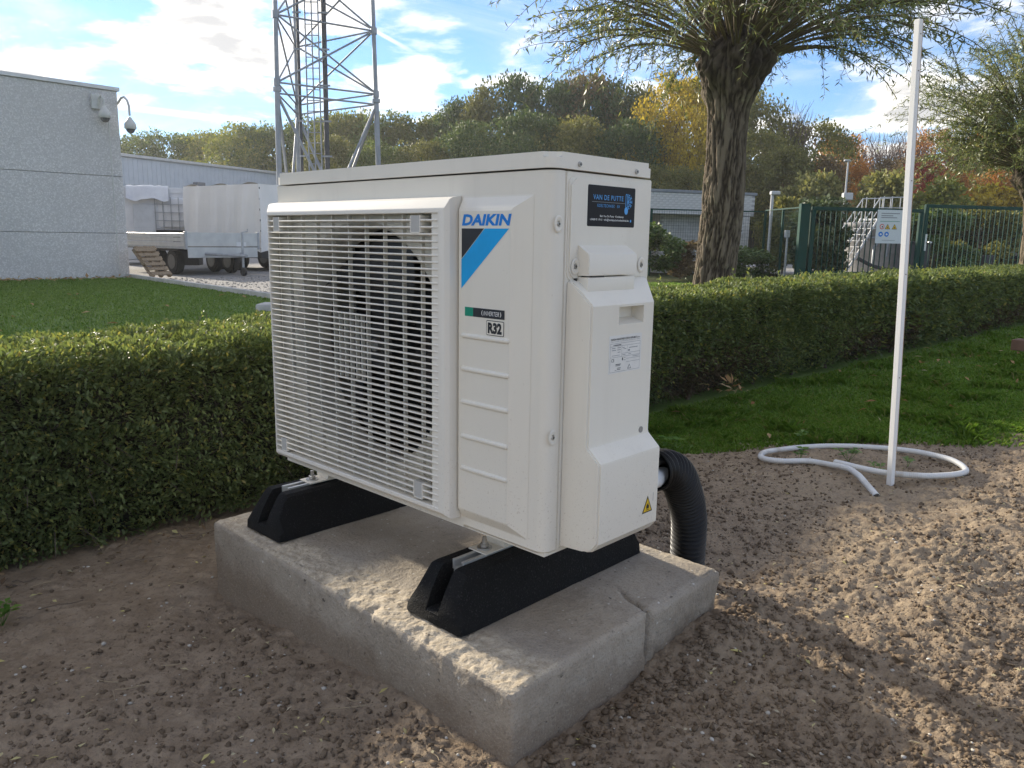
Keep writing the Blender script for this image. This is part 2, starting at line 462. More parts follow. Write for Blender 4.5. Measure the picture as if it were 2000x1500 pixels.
# fallen leaf bits
P = soil_sampler(1.0, 3.5, thr=-0.6)(460)
Dv = rdir(len(P)); Dv[:, 2] *= 0.25
V, F = leaves_np(P + np.array([0, 0, 0.006]), Dv, np.tile([0, 0, 1.0], (len(P), 1)) + 0.5 * rdir(len(P)), rng.uniform(0.007, 0.034, len(P)) * np.where(rng.random(len(P)) < .8, .5, 1), rng.uniform(0.004, 0.009, len(P)))
fo = ob('fallen_leaves', mesh_np('fallen_leaves', V, F), leaf_mat('fallen_leaf', [(0, (0.52, 0.46, 0.16)), (0.45, (0.50, 0.44, 0.24)), (0.7, (0.42, 0.36, 0.26)), (1, (0.24, 0.13, 0.06))], 0.15, 0.7))
tag(fo, 'small yellow and tan fallen leaf bits on the bare soil', 'leaf litter', kind='stuff')
# straws and roots
parts = []
P = soil_sampler(1.0, 3.2, thr=-0.3)(70)
for p in P:
    a = rng.random() * 6.28; L = rng.uniform(0.02, 0.09); q = np.linspace(-0.5, 0.5, 5)[:, None]
    bend = rng.normal() * 0.25 * L
    pts = p + np.hstack([q * L * math.cos(a) - (q * q) * bend * math.sin(a) * 4, q * L * math.sin(a) + (q * q) * bend * math.cos(a) * 4, 0.008 + 0 * q])
    parts.append(tube_np(pts, 0.0009, 4))
V, F = cat_np(parts)
tag(ob('straws', mesh_np('straws', V, F), M('dry_straw', (0.36, 0.29, 0.18), (0.2, 0.14, 0.09), 5, 0.9)), 'thin dry straws and root bits lying on the soil', 'straw', kind='stuff')

# litter gathered along the hedge foot
n = 420; s_h = rng.uniform(-2.0, 3.4, n); nn_h = -np.abs(rng.normal(0.03, 0.10, n)) + 0.05
x = HB[0] + HD[0] * s_h + HN[0] * nn_h; y = HB[1] + HD[1] * s_h + HN[1] * nn_h
k = ~in_slab(x, y); x, y = x[k], y[k]
P = np.stack([x, y, soil_h(x, y) + 0.008], -1); Dv = rdir(len(P)); Dv[:, 2] *= 0.3
L = rng.uniform(0.010, 0.030, len(P))
V, F = leaves_np(P, Dv, np.array([0, 0, 1.0]) + 0.6 * rdir(len(P)), L, L * rng.uniform(0.3, 0.55, len(P)))
tag(ob('hedge_litter', mesh_np('hedge_litter', V, F), leaf_mat('dry_litter', [(0, (0.14, 0.085, 0.05)), (0.5, (0.26, 0.18, 0.10)), (0.85, (0.38, 0.31, 0.18)), (1, (0.48, 0.44, 0.20))], 0.15, 0.8)), 'dry brown leaf litter gathered along the hedge foot', 'leaf litter', kind='stuff')
parts = []
for k in range(90):
    s_ = rng.uniform(-2.0, 2.6); nn_ = -abs(rng.normal(0.03, 0.12)); px_, py_ = HB + HD * s_ + HN * nn_
    if in_slab(px_, py_): continue
    a = rng.random() * 6.28; L = rng.uniform(0.03, 0.14); q = np.linspace(-0.5, 0.5, 5)[:, None]
    z_ = float(soil_h(np.array([px_]), np.array([py_]))[0]) + 0.010
    parts.append(tube_np(np.hstack([px_ + q * L * math.cos(a), py_ + q * L * math.sin(a) + 0.3 * L * q * q, z_ + 0.004 * rng.normal(size=(5, 1))]), rng.uniform(0.0008, 0.0022), 4))
V, F = cat_np(parts)
tag(ob('fallen_twigs', mesh_np('fallen_twigs', V, F), M('grey_twig', (0.17, 0.13, 0.095), (0.10, 0.075, 0.055), 9, 0.9)), 'thin fallen twigs on the soil beside the hedge', 'twigs', kind='stuff')
# lawn on the right, between soil and hedge
def sheet(name, poly_fn, x0, x1, y0, y1, nx, ny, hfn, mat):
    xs = np.linspace(x0, x1, nx); ys = np.linspace(y0, y1, ny)
    X, Y = np.meshgrid(xs, ys, indexing='ij'); X, Y = poly_fn(X, Y)
    V = np.stack([X, Y, hfn(X, Y)], -1).reshape(-1, 3)
    i = np.arange(nx - 1)[:, None] * ny; j = np.arange(ny - 1)[None]
    F = np.stack([i + j, i + ny + j, i + ny + j + 1, i + j + 1], -1).reshape(-1, 4)
    return ob(name, mesh_np(name, V, F, True), mat)
def lawn_h(x, y): return base_h(x, y) + 0.022 + 0.012 * fbm(x * 2, y * 2, 3, 61) - 0.03 * ss(0.10, 0.0, y - lawn_edge(x))
def lawn_map(U, Vv):
    # rows run from the soil edge (v=0) to 12 m away
    e = lawn_edge(U); return U, e + Vv ** 1.6 / 13.0 ** 0.6
lw = sheet('lawn', lawn_map, 0.1, 16, 0.0, 13.0, 240, 160, lawn_h, MAT_LAWN)
tag(lw, 'shaggy green lawn between bare soil and clipped hedge', 'lawn', kind='structure')
# grass blades
def blades(P, L, Wd, lean, col_mat, name, label):
    n = len(P); a = rng.random(n) * 6.28
    d = np.stack([np.cos(a), np.sin(a), np.zeros(n)], -1); s = np.stack([-np.sin(a), np.cos(a), np.zeros(n)], -1)
    L = np.broadcast_to(L, n)[:, None]; Wd = np.broadcast_to(Wd, n)[:, None]; le = (lean * (0.3 + rng.random(n)))[:, None]
    mid = P + np.array([0, 0, 1]) * L * 0.6 + d * L * le * 0.35
    tip = P + np.array([0, 0, 1]) * L * (1 - 0.35 * le) + d * L * le
    V = np.stack([P - s * Wd / 2, P + s * Wd / 2, mid + s * Wd * 0.4, tip, mid - s * Wd * 0.4], 1).reshape(-1, 3)
    F = np.arange(n * 5).reshape(-1, 5)
    return tag(ob(name, mesh_np(name, V, F), col_mat), label, 'grass', kind='stuff')
MAT_BLADE = leaf_mat('grass_blade', [(0, (0.11, 0.22, 0.03)), (0.55, (0.17, 0.31, 0.045)), (0.9, (0.25, 0.37, 0.075)), (1, (0.32, 0.30, 0.13))], 0.4, 0.5, 0.3)
n = 150000
y = 3.45 + (np.exp(rng.random(n) * math.log(8)) - 1) / 7 * 7.0; x = rng.uniform(0.08, 0.74, n) * y + 0.0
k = (y > lawn_edge(x) - 0.02 - 0.16 * (rng.random(n) ** 3)) & (((np.stack([x, y], -1) - HB) @ HN) < -0.0)
k &= rng.random(n) < 0.55 + 0.45 * ss(-0.3, 0.3, fbm(x * 3, y * 3, 3, 71))
x, y = x[k], y[k]
P = np.stack([x, y, np.where(y > lawn_edge(x), lawn_h(x, y), soil_h(x, y)) - 0.004], -1)
tuft = 0.6 + 0.9 * ss(0.05, 0.5, fbm(x * 5, y * 5, 3, 81))
blades(P, (0.022 + 0.030 * rng.random(len(P))) * tuft, 0.0022 + 0.0007 * y, 0.75, MAT_BLADE, 'lawn_grass', 'green grass blades of the lawn behind the white conduit loop')

P = np.stack([rng.uniform(0.9, 4.6, 110), rng.uniform(3.55, 7.5, 110)], -1); P = P[(((P - HB) @ HN) < -0.05) & (P[:, 0] < 0.68 * P[:, 1])]
P = np.concatenate([np.hstack([P, (lawn_h(P[:, 0], P[:, 1]) + 0.03)[:, None]]), np.stack([1.28 + 0.05 * rng.normal(size=26), 4.55 + 0.05 * rng.normal(size=26), 0.04 + 0.05 * rng.random(26)], -1)])
Dv = rdir(len(P)); Dv[:, 2] *= 0.4
V, F = leaves_np(P, Dv, np.array([0, 0, 1.0]) + 0.6 * rdir(len(P)), rng.uniform(0.03, 0.075, len(P)), rng.uniform(0.012, 0.03, len(P)))
tag(ob('lawn_leaves', mesh_np('lawn_leaves', V, F), leaf_mat('curled_brown_leaf', [(0, (0.30, 0.15, 0.06)), (0.5, (0.42, 0.26, 0.12)), (1, (0.46, 0.40, 0.24))], 0.25, 0.7)), 'brown and tan fallen leaves on the right lawn', 'leaf litter', kind='stuff')
# lawn on the left beyond the hedge, with kerb and gravel yard
KA = np.array([-8.1, 16.62]); KB = np.array([-2.2, 10.15])
ML = MAT_LAWN
bm = bmesh.new()
vs = [bm.verts.new((*p, -0.02)) for p in [(-26, 1.0), (-3.0, 0.5), (HB + HD * 0.0 + HN * 0.3).tolist(), (HB + HD * 10.5 + HN * 0.3).tolist(), (7.6, 17.5), (2.0, 17.5), (-2.2, 10.15), (-8.1, 16.62), (-26, -1.0)]]
bm.faces.new(vs); bmesh.ops.triangulate(bm, faces=bm.faces)
bmesh.ops.recalc_face_normals(bm, faces=bm.faces)
lf = ob('lawn', bm_mesh(bm, 'lawn'), ML)
tag(lf, 'smooth mown lawn behind the hedge before the concrete building', 'lawn', kind='structure')
def poly_blades(n, x0, x1, y0, y1, cond, L, Wd, mat, name, label):
    x = rng.uniform(x0, x1, n); y = rng.uniform(y0, y1, n); k = cond(x, y); x, y = x[k], y[k]
    P = np.stack([x, y, np.full(len(x), -0.024)], -1)
    return blades(P, L * (0.6 + 0.6 * rng.random(len(x))), Wd, 0.7, mat, name, label)
def left_cond(x, y):
    hs = (np.stack([x, y], -1) - HB) @ HN
    kd = (KB - KA) / np.linalg.norm(KB - KA); kn = np.array([-kd[1], kd[0]])
    side = (np.stack([x, y], -1) - KA) @ kn
    return (hs > 0.5) & (side < -0.03) & (x > -0.75 * y) & (y < 15.5 - (x + 9) * -0.9)
MAT_BLADE2 = leaf_mat('mown_grass_blade', [(0, (0.11, 0.20, 0.038)), (0.6, (0.165, 0.27, 0.055)), (1, (0.24, 0.34, 0.09))], 0.45, 0.5, 0.3)
poly_blades(90000, -10, -0.8, 3.2, 17, left_cond, 0.035, 0.012, MAT_BLADE2, 'mown_grass', 'short mown grass of the lawn in front of the concrete building')
def strip_cond(x, y):
    hs = (np.stack([x, y], -1) - HB) @ HN; return (hs > 0.75) & (x > 0.1 * y) & (x < 0.42 * y)
poly_blades(30000, 0.8, 8, 6, 17.4, strip_cond, 0.06, 0.016, MAT_BLADE2, 'verge_grass', 'bright sunlit grass strip behind the hedge at the tree foot')
# gravel yard
bm = bmesh.new()
vs = [bm.verts.new((*p, -0.05)) for p in [(-8.1, 16.62), (-2.2, 10.15), (2.0, 17.5), (2.0, 60), (-45, 60), (-45, 20)]]
bm.faces.new(vs); bmesh.ops.triangulate(bm, faces=bm.faces)
tag(ob('gravel_yard', bm_mesh(bm, 'gravel_yard'), MAT_GRAVEL), 'pale grey gravel yard with parked trailers', 'yard', kind='structure')
V, F = scatter_lumps(2600, lambda n: np.stack([(lambda u, w: KA[0] + (KB[0] - KA[0]) * u + w * 0.74)(U_ := rng.random(n), W_ := rng.random(n) ** 1.6 * 7), KA[1] + (KB[1] - KA[1]) * U_ + W_ * 0.67, np.full(n, -0.05)], -1), 0.008, 0.024, 0.7, LT1, 2.0)
tag(ob('gravel_stones', mesh_np('gravel_stones', V, F), MAT_GRAVEL), 'loose grey stones on the gravel yard', 'gravel', kind='stuff')
# kerb stones along the yard
kd = (KB - KA); kl = np.linalg.norm(kd); kd /= kl
MAT_KERB = M('kerb_concrete', (0.52, 0.51, 0.48), (0.42, 0.41, 0.39), 6, 0.9, bump=0.3)
kr = empty('kerb', (KA[0], KA[1], -0.05), math.atan2(kd[1], kd[0]), 'long low concrete kerb between mown lawn and gravel yard', 'kerb')
q = 0
while q < kl - 0.9:
    box('kerb_stone', MAT_KERB, kr, q, q + 0.985, -0.03, 0.045, -0.05, 0.105 + 0.004 * random.random(), 0.006, 1); q += 1.0
# pavement beyond the green gate
bm = bmesh.new()
vs = [bm.verts.new((*p, -0.03)) for p in [(7.9, 23.5), (30, 25), (40, 44), (8.4, 34)]]
bm.faces.new(vs)
tag(ob('pavement', bm_mesh(bm, 'pavement'), MAT_PAVE), 'pale concrete paving behind the green gate', 'pavement', kind='structure')

# ------------------------------------------------------------------ hedge
MAT_HEDGE = leaf_mat('hedge_leaf', [(0, (0.09, 0.125, 0.05)), (0.5, (0.145, 0.19, 0.075)), (0.86, (0.215, 0.265, 0.10)), (0.97, (0.28, 0.28, 0.07)), (1, (0.38, 0.32, 0.12))], 0.42, 0.5, 0.3)
MAT_HEDGE_DRY = leaf_mat('hedge_dry_leaf', [(0, (0.075, 0.05, 0.033)), (0.6, (0.12, 0.08, 0.048)), (1, (0.13, 0.125, 0.055))], 0.2, 0.6, 0.3)
MAT_TWIG = M('hedge_twig', (0.075, 0.052, 0.038), (0.13, 0.10, 0.075), 20, 0.9)
hedge = empty('hedge', (HB[0], HB[1], 0), 0, 'long low clipped evergreen hedge running behind the heat pump', 'hedge')
def hedge_pt(s, tt, depth):
    """s along the hedge, tt 0..1 up the front, 1..2 across the top, 2..3 down the back; depth inside"""
    h = 0.588 + 0.014 * ss(0, 5, s) + 0.02 * fbm(s * 1.4, s * 0, 3, 91); w = 0.62 + 0.1 * ss(2, 8, s)
    z = np.where(tt < 1, tt * h, np.where(tt < 2, h, (3 - tt) * h))
    nn = np.where(tt < 1, 0, np.where(tt < 2, (tt - 1) * w, w))
    # round the shoulders
    r = 0.10
    cz = np.clip(z, -1, h - r); cn = np.clip(nn, r, w - r)
    dz, dn = z - cz, nn - cn; L = np.sqrt(dz ** 2 + dn ** 2) + 1e-9
    rr = np.minimum(L, r)
    oz = dz / L; on = dn / L
    bulge = 0.035 * fbm(s * 3.2 + nn * 2, z * 3.2 + nn, 3, 95) + 0.02 * fbm(s * 11, z * 11 + nn * 9, 2, 97)
    fade = 0.05 * ss(0.18, 0.0, z)
    zz = cz + oz * (rr + bulge - depth); n2 = cn + on * (rr + bulge - depth - fade)
    x = HB[0] + HD[0] * s + HN[0] * n2; y = HB[1] + HD[1] * s + HN[1] * n2
    nx, ny = HN[0] * on, HN[1] * on
    return np.stack([x - HB[0], y - HB[1], zz - 0.05 * ss(1.5, -1.0, s)], -1), np.stack([nx, ny, oz], -1), z
def hedge_leaves(n, s0, s1, L0, L1, wr, front=0.55, top=0.42, dmax=0.07, dens=0.0):
    s = rng.uniform(s0, s1, n); u = rng.random(n)
    tt = np.where(u < front, rng.random(n), np.where(u < front + top, 1 + rng.random(n), 2 + rng.random(n)))
    dep = rng.random(n) ** 1.3 * dmax - 0.012
    P, Nn, z = hedge_pt(s, tt, dep)
    # sprigs: clumps share a direction
    cl = np.floor(s * 22).astype(int) * 131 + np.floor(z * 22).astype(int) * 17 + np.floor(tt * 9).astype(int)
    base = np.random.default_rng(5).normal(size=(997, 3))[cl % 997]
    D = Nn * 0.7 + base * 0.55 + rdir(n) * 0.75 + np.array([0, 0, 0.25])
    gap = fbm(s * 4, z * 5 + tt, 3, 99)
    keep = rng.random(n) < np.clip(0.95 + gap * 0.9, 0.25, 1)
    if dens: keep &= rng.random(n) < 1 - dens * ss(0.30, 0.02, z) * (tt < 1)
    P, D, z, s = P[keep], D[keep], z[keep], s[keep]
    U = np.array([0, 0, 1.0]) + rdir(len(P)) * 0.8
    L = L0 + (L1 - L0) * rng.random(len(P))
    return P, D, U, L, L * wr, z, s
for (n, s0, s1, L0, L1, dens) in ((190000, -2.2, 1.3, 0.013, 0.023, 0.15), (120000, 1.3, 5.0, 0.018, 0.030, 0.6), (80000, 5.0, 14.5, 0.032, 0.055, 0.5)):
    P, D, U, L, Wd, z, s = hedge_leaves(n, s0, s1, L0, L1, 0.46, dens=dens)
    dry = (rng.random(len(P)) < 0.65 * ss(0.42, 0.05, z) * ss(0.9, 1.9, s) * ss(-0.25, 0.35, fbm(s * 1.8, z * 3, 3, 103)) * 1.6)
    V, F = leaves_np(P[~dry], D[~dry], U[~dry], L[~dry], Wd[~dry])
    tag(ob('foliage', mesh_np('foliage', V, F), MAT_HEDGE, hedge), kind='stuff')
    if dry.sum() > 10:
        V, F = leaves_np(P[dry], D[dry], U[dry], L[dry], Wd[dry] * 0.6)
        tag(ob('dry_foliage', mesh_np('dry_foliage', V, F), MAT_HEDGE_DRY, hedge), kind='stuff')
# solid dark core added to block light inside, and twigs poking out
sg = np.linspace(-2.2, 14.5, 240); tg = np.linspace(0, 3, 46)
S_, T_ = np.meshgrid(sg, tg, indexing='ij')
P, _, _ = hedge_pt(S_.ravel(), T_.ravel(), 0.075 + 0 * S_.ravel())
i = np.arange(239)[:, None] * 46; j = np.arange(45)[None]
F = np.stack([i + j, i + 46 + j, i + 46 + j + 1, i + j + 1], -1).reshape(-1, 4)
ob('light_block_core', mesh_np('light_block_core', P, F), M('hedge_inside', (0.055, 0.046, 0.030), (0.03, 0.032, 0.018), 30, 0.95, bump=1, bscale=40, bdist=0.05), hedge)
parts = []
for k in range(1500):
    s = rng.uniform(-2.0, 8) if k % 2 else rng.uniform(-2.0, 4)
    tt = rng.random() * (0.9 if rng.random() < 0.8 else 2.0)
    P, Nn, z = hedge_pt(np.array([s]), np.array([tt]), np.array([0.07]))
    d = Nn[0] * 0.5 + rdir(1)[0] * 0.9; d /= np.linalg.norm(d); L = rng.uniform(0.05, 0.16)
    q = np.linspace(0, 1, 4)[:, None]
    parts.append(tube_np(P[0] + d * q * L + np.array([0, 0, 0.03]) * q ** 2 * rng.normal(), [0.0022, 0.0018, 0.0014, 0.0008], 4))
for k in range(26):
    s = -2 + k * 0.62 + rng.normal() * 0.1
    P, Nn, z = hedge_pt(np.array([s]), np.array([0.0]), np.array([0.06]))
    q = np.linspace(0, 1, 5)[:, None]
    parts.append(tube_np(P[0] + np.array([0, 0, -0.06]) + q * np.array([rng.normal() * 0.08, rng.normal() * 0.08, 0.4]), [0.014, 0.012, 0.01, 0.007, 0.004], 6))
V, F = cat_np(parts)
tag(ob('twigs', mesh_np('twigs', V, F), MAT_TWIG, hedge), kind='stuff')

# stray shoots that escaped the last clipping
parts = []; C_, D_ = [], []
for k in range(520):
    s = rng.uniform(-2.0, 3.0) if k < 330 else rng.uniform(3, 11)
    tt = 1.0 + rng.random() * 0.9 if rng.random() < 0.6 else rng.uniform(0.15, 1.0)
    P, Nn, z = hedge_pt(np.array([s]), np.array([tt]), np.array([0.015]))
    d = Nn[0] + rdir(1)[0] * 0.6 + np.array([0, 0, 0.35]); d /= np.linalg.norm(d); L = rng.uniform(0.03, 0.085) * (1 if s < 3 else 1.4)
    q = np.linspace(0, 1, 4)[:, None]; pts = P[0] + d * q * L
    parts.append(tube_np(pts, [0.0013, 0.0011, 0.0009, 0.0006], 4))
    for f in np.linspace(0.15, 1.0, 9):
        C_.append(P[0] + d * L * f); D_.append(d * 0.5 + rdir(1)[0])
V, F = cat_np(parts); tag(ob('stray_stems', mesh_np('stray_stems', V, F), MAT_TWIG, hedge), kind='stuff')
C_ = np.array(C_); L = rng.uniform(0.012, 0.022, len(C_)) * np.where(np.linalg.norm(C_, axis=1) > 4, 1.6, 1.0)
V, F = leaves_np(C_, np.array(D_), np.array([0, 0, 1.0]) + rdir(len(C_)), L, L * 0.5); tag(ob('stray_leaves', mesh_np('stray_leaves', V, F), MAT_HEDGE, hedge), kind='stuff')

# ------------------------------------------------------------------ concrete base
SLZ = 0.1583
SLC = [(-1.075, -0.106), (0.052, -0.134), (0.035, 0.582), (-1.09, 0.61)]   # plan corners in the heat pump's frame
def rounded_grid_box(hx, hy, hz, r, nx, ny, nz):
    Vs, Fs, o = [], [], 0
    for ax, (n1, n2), sg in ((2, (nx, ny), 1), (1, (nx, nz), -1), (1, (nx, nz), 1), (0, (ny, nz), 1), (0, (ny, nz), -1)):
        a = np.linspace(-1, 1, n1); b_ = np.linspace(-1, 1, n2)
        A, B = np.meshgrid(a, b_, indexing='ij'); Cc = np.full_like(A, sg)
        P = {2: (A, B, Cc), 1: (A, Cc, B), 0: (Cc, A, B)}[ax]
        P = np.stack([P[0] * hx, P[1] * hy, P[2] * hz], -1).reshape(-1, 3)
        i = np.arange(n1 - 1)[:, None] * n2; j = np.arange(n2 - 1)[None]
        Q = np.stack([i + j, i + n2 + j, i + n2 + j + 1, i + j + 1], -1).reshape(-1, 4)
        flip = (ax == 2 and sg < 0) or (ax == 1 and sg > 0) or (ax == 0 and sg < 0)
        if flip: Q = Q[:, ::-1]
        Vs.append(P); Fs.append(Q + o); o += len(P)
    P = np.concatenate(Vs); F = np.concatenate(Fs)
    h = np.array([hx, hy, hz]); c = np.clip(P, -(h - r), h - r); d = P - c
    L = np.linalg.norm(d, axis=1)[:, None]; Nn = d / (L + 1e-9)
    return c + Nn * r, Nn, F
HX, HY, HZ = 0.56, 0.355, 0.22
P, Nn, F = rounded_grid_box(HX, HY, HZ, 0.013, 300, 220, 60)
u = (P[:, 0] / HX + 1) / 2; v = (P[:, 1] / HY + 1) / 2
c = np.array(SLC)
XY = (c[0] * ((1 - u) * (1 - v))[:, None] + c[1] * (u * (1 - v))[:, None] + c[2] * (u * v)[:, None] + c[3] * ((1 - u) * v)[:, None])
lx, ly, lz = XY[:, 0], XY[:, 1], P[:, 2] + SLZ - HZ
top = ss(0.6, 0.9, Nn[:, 2]); right = ss(0.6, 0.95, Nn[:, 0]); front = ss(0.6, 0.95, -Nn[:, 1])
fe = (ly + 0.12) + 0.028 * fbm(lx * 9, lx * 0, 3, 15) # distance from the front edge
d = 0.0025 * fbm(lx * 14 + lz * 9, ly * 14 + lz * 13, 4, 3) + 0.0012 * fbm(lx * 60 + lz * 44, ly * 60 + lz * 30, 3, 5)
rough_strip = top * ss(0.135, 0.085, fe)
d = d + rough_strip * (0.006 * fbm(lx * 45, ly * 45, 4, 8, 0.65) - 0.003)
edge = np.exp(-(np.maximum(0, fe) / 0.018) ** 2) * ss(-0.02, 0.0, lz - SLZ + 0.016)
d = d - edge * np.maximum(0, fbm(lx * 22, lz * 30, 3, 13)) * 0.016
# crack through the right end, with the broken rear lump
yc = 0.283 + 0.014 * fbm(lz * 13, lz * 0, 3, 19) + np.where(lx < 0.02, (0.04 - lx) * 0.35, 0) + 0.006 * fbm(lx * 30, lx * 0, 2, 29)
cd = np.abs(ly - yc)
cz = ss(-0.13, -0.03, lx)
d = d - cz * (0.011 * np.exp(-(cd / 0.0045) ** 2) + 0.004 * np.exp(-(cd / 0.012) ** 2)) * np.maximum(top * ss(-0.1, -0.02, lx), right)
rear = ss(0.0, 0.012, ly - yc) * right
d = d + rear * (0.007 + 0.010 * fbm(ly * 18, lz * 18, 4, 23, 0.6) * ss(SLZ, SLZ - 0.07, lz))
rear_e = rear * ss(0.12, 0.0, lz) * -0.018
d = d + rear_e
back_e = np.exp(-((0.60 - ly) / 0.02) ** 2) * top
d = d - back_e * np.maximum(0, fbm(lx * 30, ly * 30, 3, 33)) * 0.012
V = np.stack([lx, ly, lz], -1) + Nn * d[:, None]
m, t, b = mat_base('base_concrete'); b.inputs['Roughness'].default_value = 0.93; b.inputs['Specular IOR Level'].default_value = 0.2
n1 = tex_noise(t, 4.5, 5, 0.6); n2 = tex_noise(t, 120, 4, 0.6); n3 = tex_noise(t, 26, 5, 0.65)
col = mixc(t, sstep(t, n1, 0.35, 0.65), (0.30, 0.258, 0.205), (0.385, 0.338, 0.275))
col = mixc(t, mth(t, 'MULTIPLY', sstep(t, n3, 0.5, 0.75), 0.45), col, (0.205, 0.17, 0.132))
col = mixc(t, mth(t, 'MULTIPLY', sstep(t, n2, 0.6, 0.75), 0.55), col, (0.13, 0.115, 0.10))
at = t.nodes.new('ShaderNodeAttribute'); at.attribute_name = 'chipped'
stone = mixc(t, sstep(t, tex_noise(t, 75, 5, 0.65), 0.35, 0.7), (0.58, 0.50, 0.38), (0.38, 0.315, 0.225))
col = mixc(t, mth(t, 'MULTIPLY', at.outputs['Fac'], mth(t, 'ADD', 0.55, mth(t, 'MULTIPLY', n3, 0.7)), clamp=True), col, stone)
vo = t.nodes.new('ShaderNodeTexVoronoi'); vo.inputs['Scale'].default_value = 85
tcn = t.nodes.new('ShaderNodeTexCoord'); t.links.new(tcn.outputs['Object'], vo.inputs['Vector'])
vr = t.nodes.new('ShaderNodeSeparateColor'); t.links.new(vo.outputs['Color'], vr.inputs[0])
pit = mth(t, 'MULTIPLY', sstep(t, vo.outputs['Distance'], 0.30, 0.15), mth(t, 'GREATER_THAN', vr.outputs[0], 0.95))
col = mixc(t, mth(t, 'MULTIPLY', pit, 0.8), col, (0.62, 0.59, 0.54))
pit2 = sstep(t, tex_noise(t, 70, 3, 0.5, off=(2, 5, 1)), 0.68, 0.74)
col = mixc(t, mth(t, 'MULTIPLY', pit2, 0.7), col, (0.07, 0.058, 0.048))
geo = t.nodes.new('ShaderNodeNewGeometry'); spz = t.nodes.new('ShaderNodeSeparateXYZ'); t.links.new(geo.outputs['Position'], spz.inputs[0])
spl = sstep(t, mth(t, 'ADD', spz.outputs['Z'], mth(t, 'MULTIPLY', tex_noise(t, 11, 5, 0.65), -0.16)), 0.035, -0.055)
col = mixc(t, mth(t, 'MULTIPLY', spl, 0.75), col, (0.185, 0.138, 0.098))
stn = sstep(t, tex_noise(t, 2.2, 6, 0.6, stretch=(1, 1, 0.5), off=(1, 3, 0)), 0.5, 0.68)
col = mixc(t, mth(t, 'MULTIPLY', stn, 0.35), col, (0.17, 0.135, 0.10))
fs = tex_noise(t, 260, 3, 0.6); col = mixc(t, mth(t, 'MULTIPLY', sstep(t, fs, 0.52, 0.72), 0.5), col, (0.15, 0.125, 0.098)); col = mixc(t, mth(t, 'MULTIPLY', sstep(t, fs, 0.44, 0.30), 0.35), col, (0.46, 0.41, 0.34))
t.links.new(col, b.inputs['Base Color'])
bumpify(t, b, mth(t, 'SUBTRACT', mth(t, 'ADD', n2, mth(t, 'MULTIPLY', n3, 0.6)), mth(t, 'MULTIPLY', pit2, 1.2)), 0.7, 0.006)
me = mesh_np('concrete_slab', V, F, True)
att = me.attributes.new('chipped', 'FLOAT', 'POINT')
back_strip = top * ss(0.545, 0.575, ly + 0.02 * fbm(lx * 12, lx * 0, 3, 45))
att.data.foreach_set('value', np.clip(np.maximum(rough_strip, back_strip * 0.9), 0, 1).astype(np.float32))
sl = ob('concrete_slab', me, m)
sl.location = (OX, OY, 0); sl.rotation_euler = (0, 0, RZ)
tag(sl, 'thick grey concrete slab with chipped pale front edge and cracked corner under the heat pump', 'concrete slab')

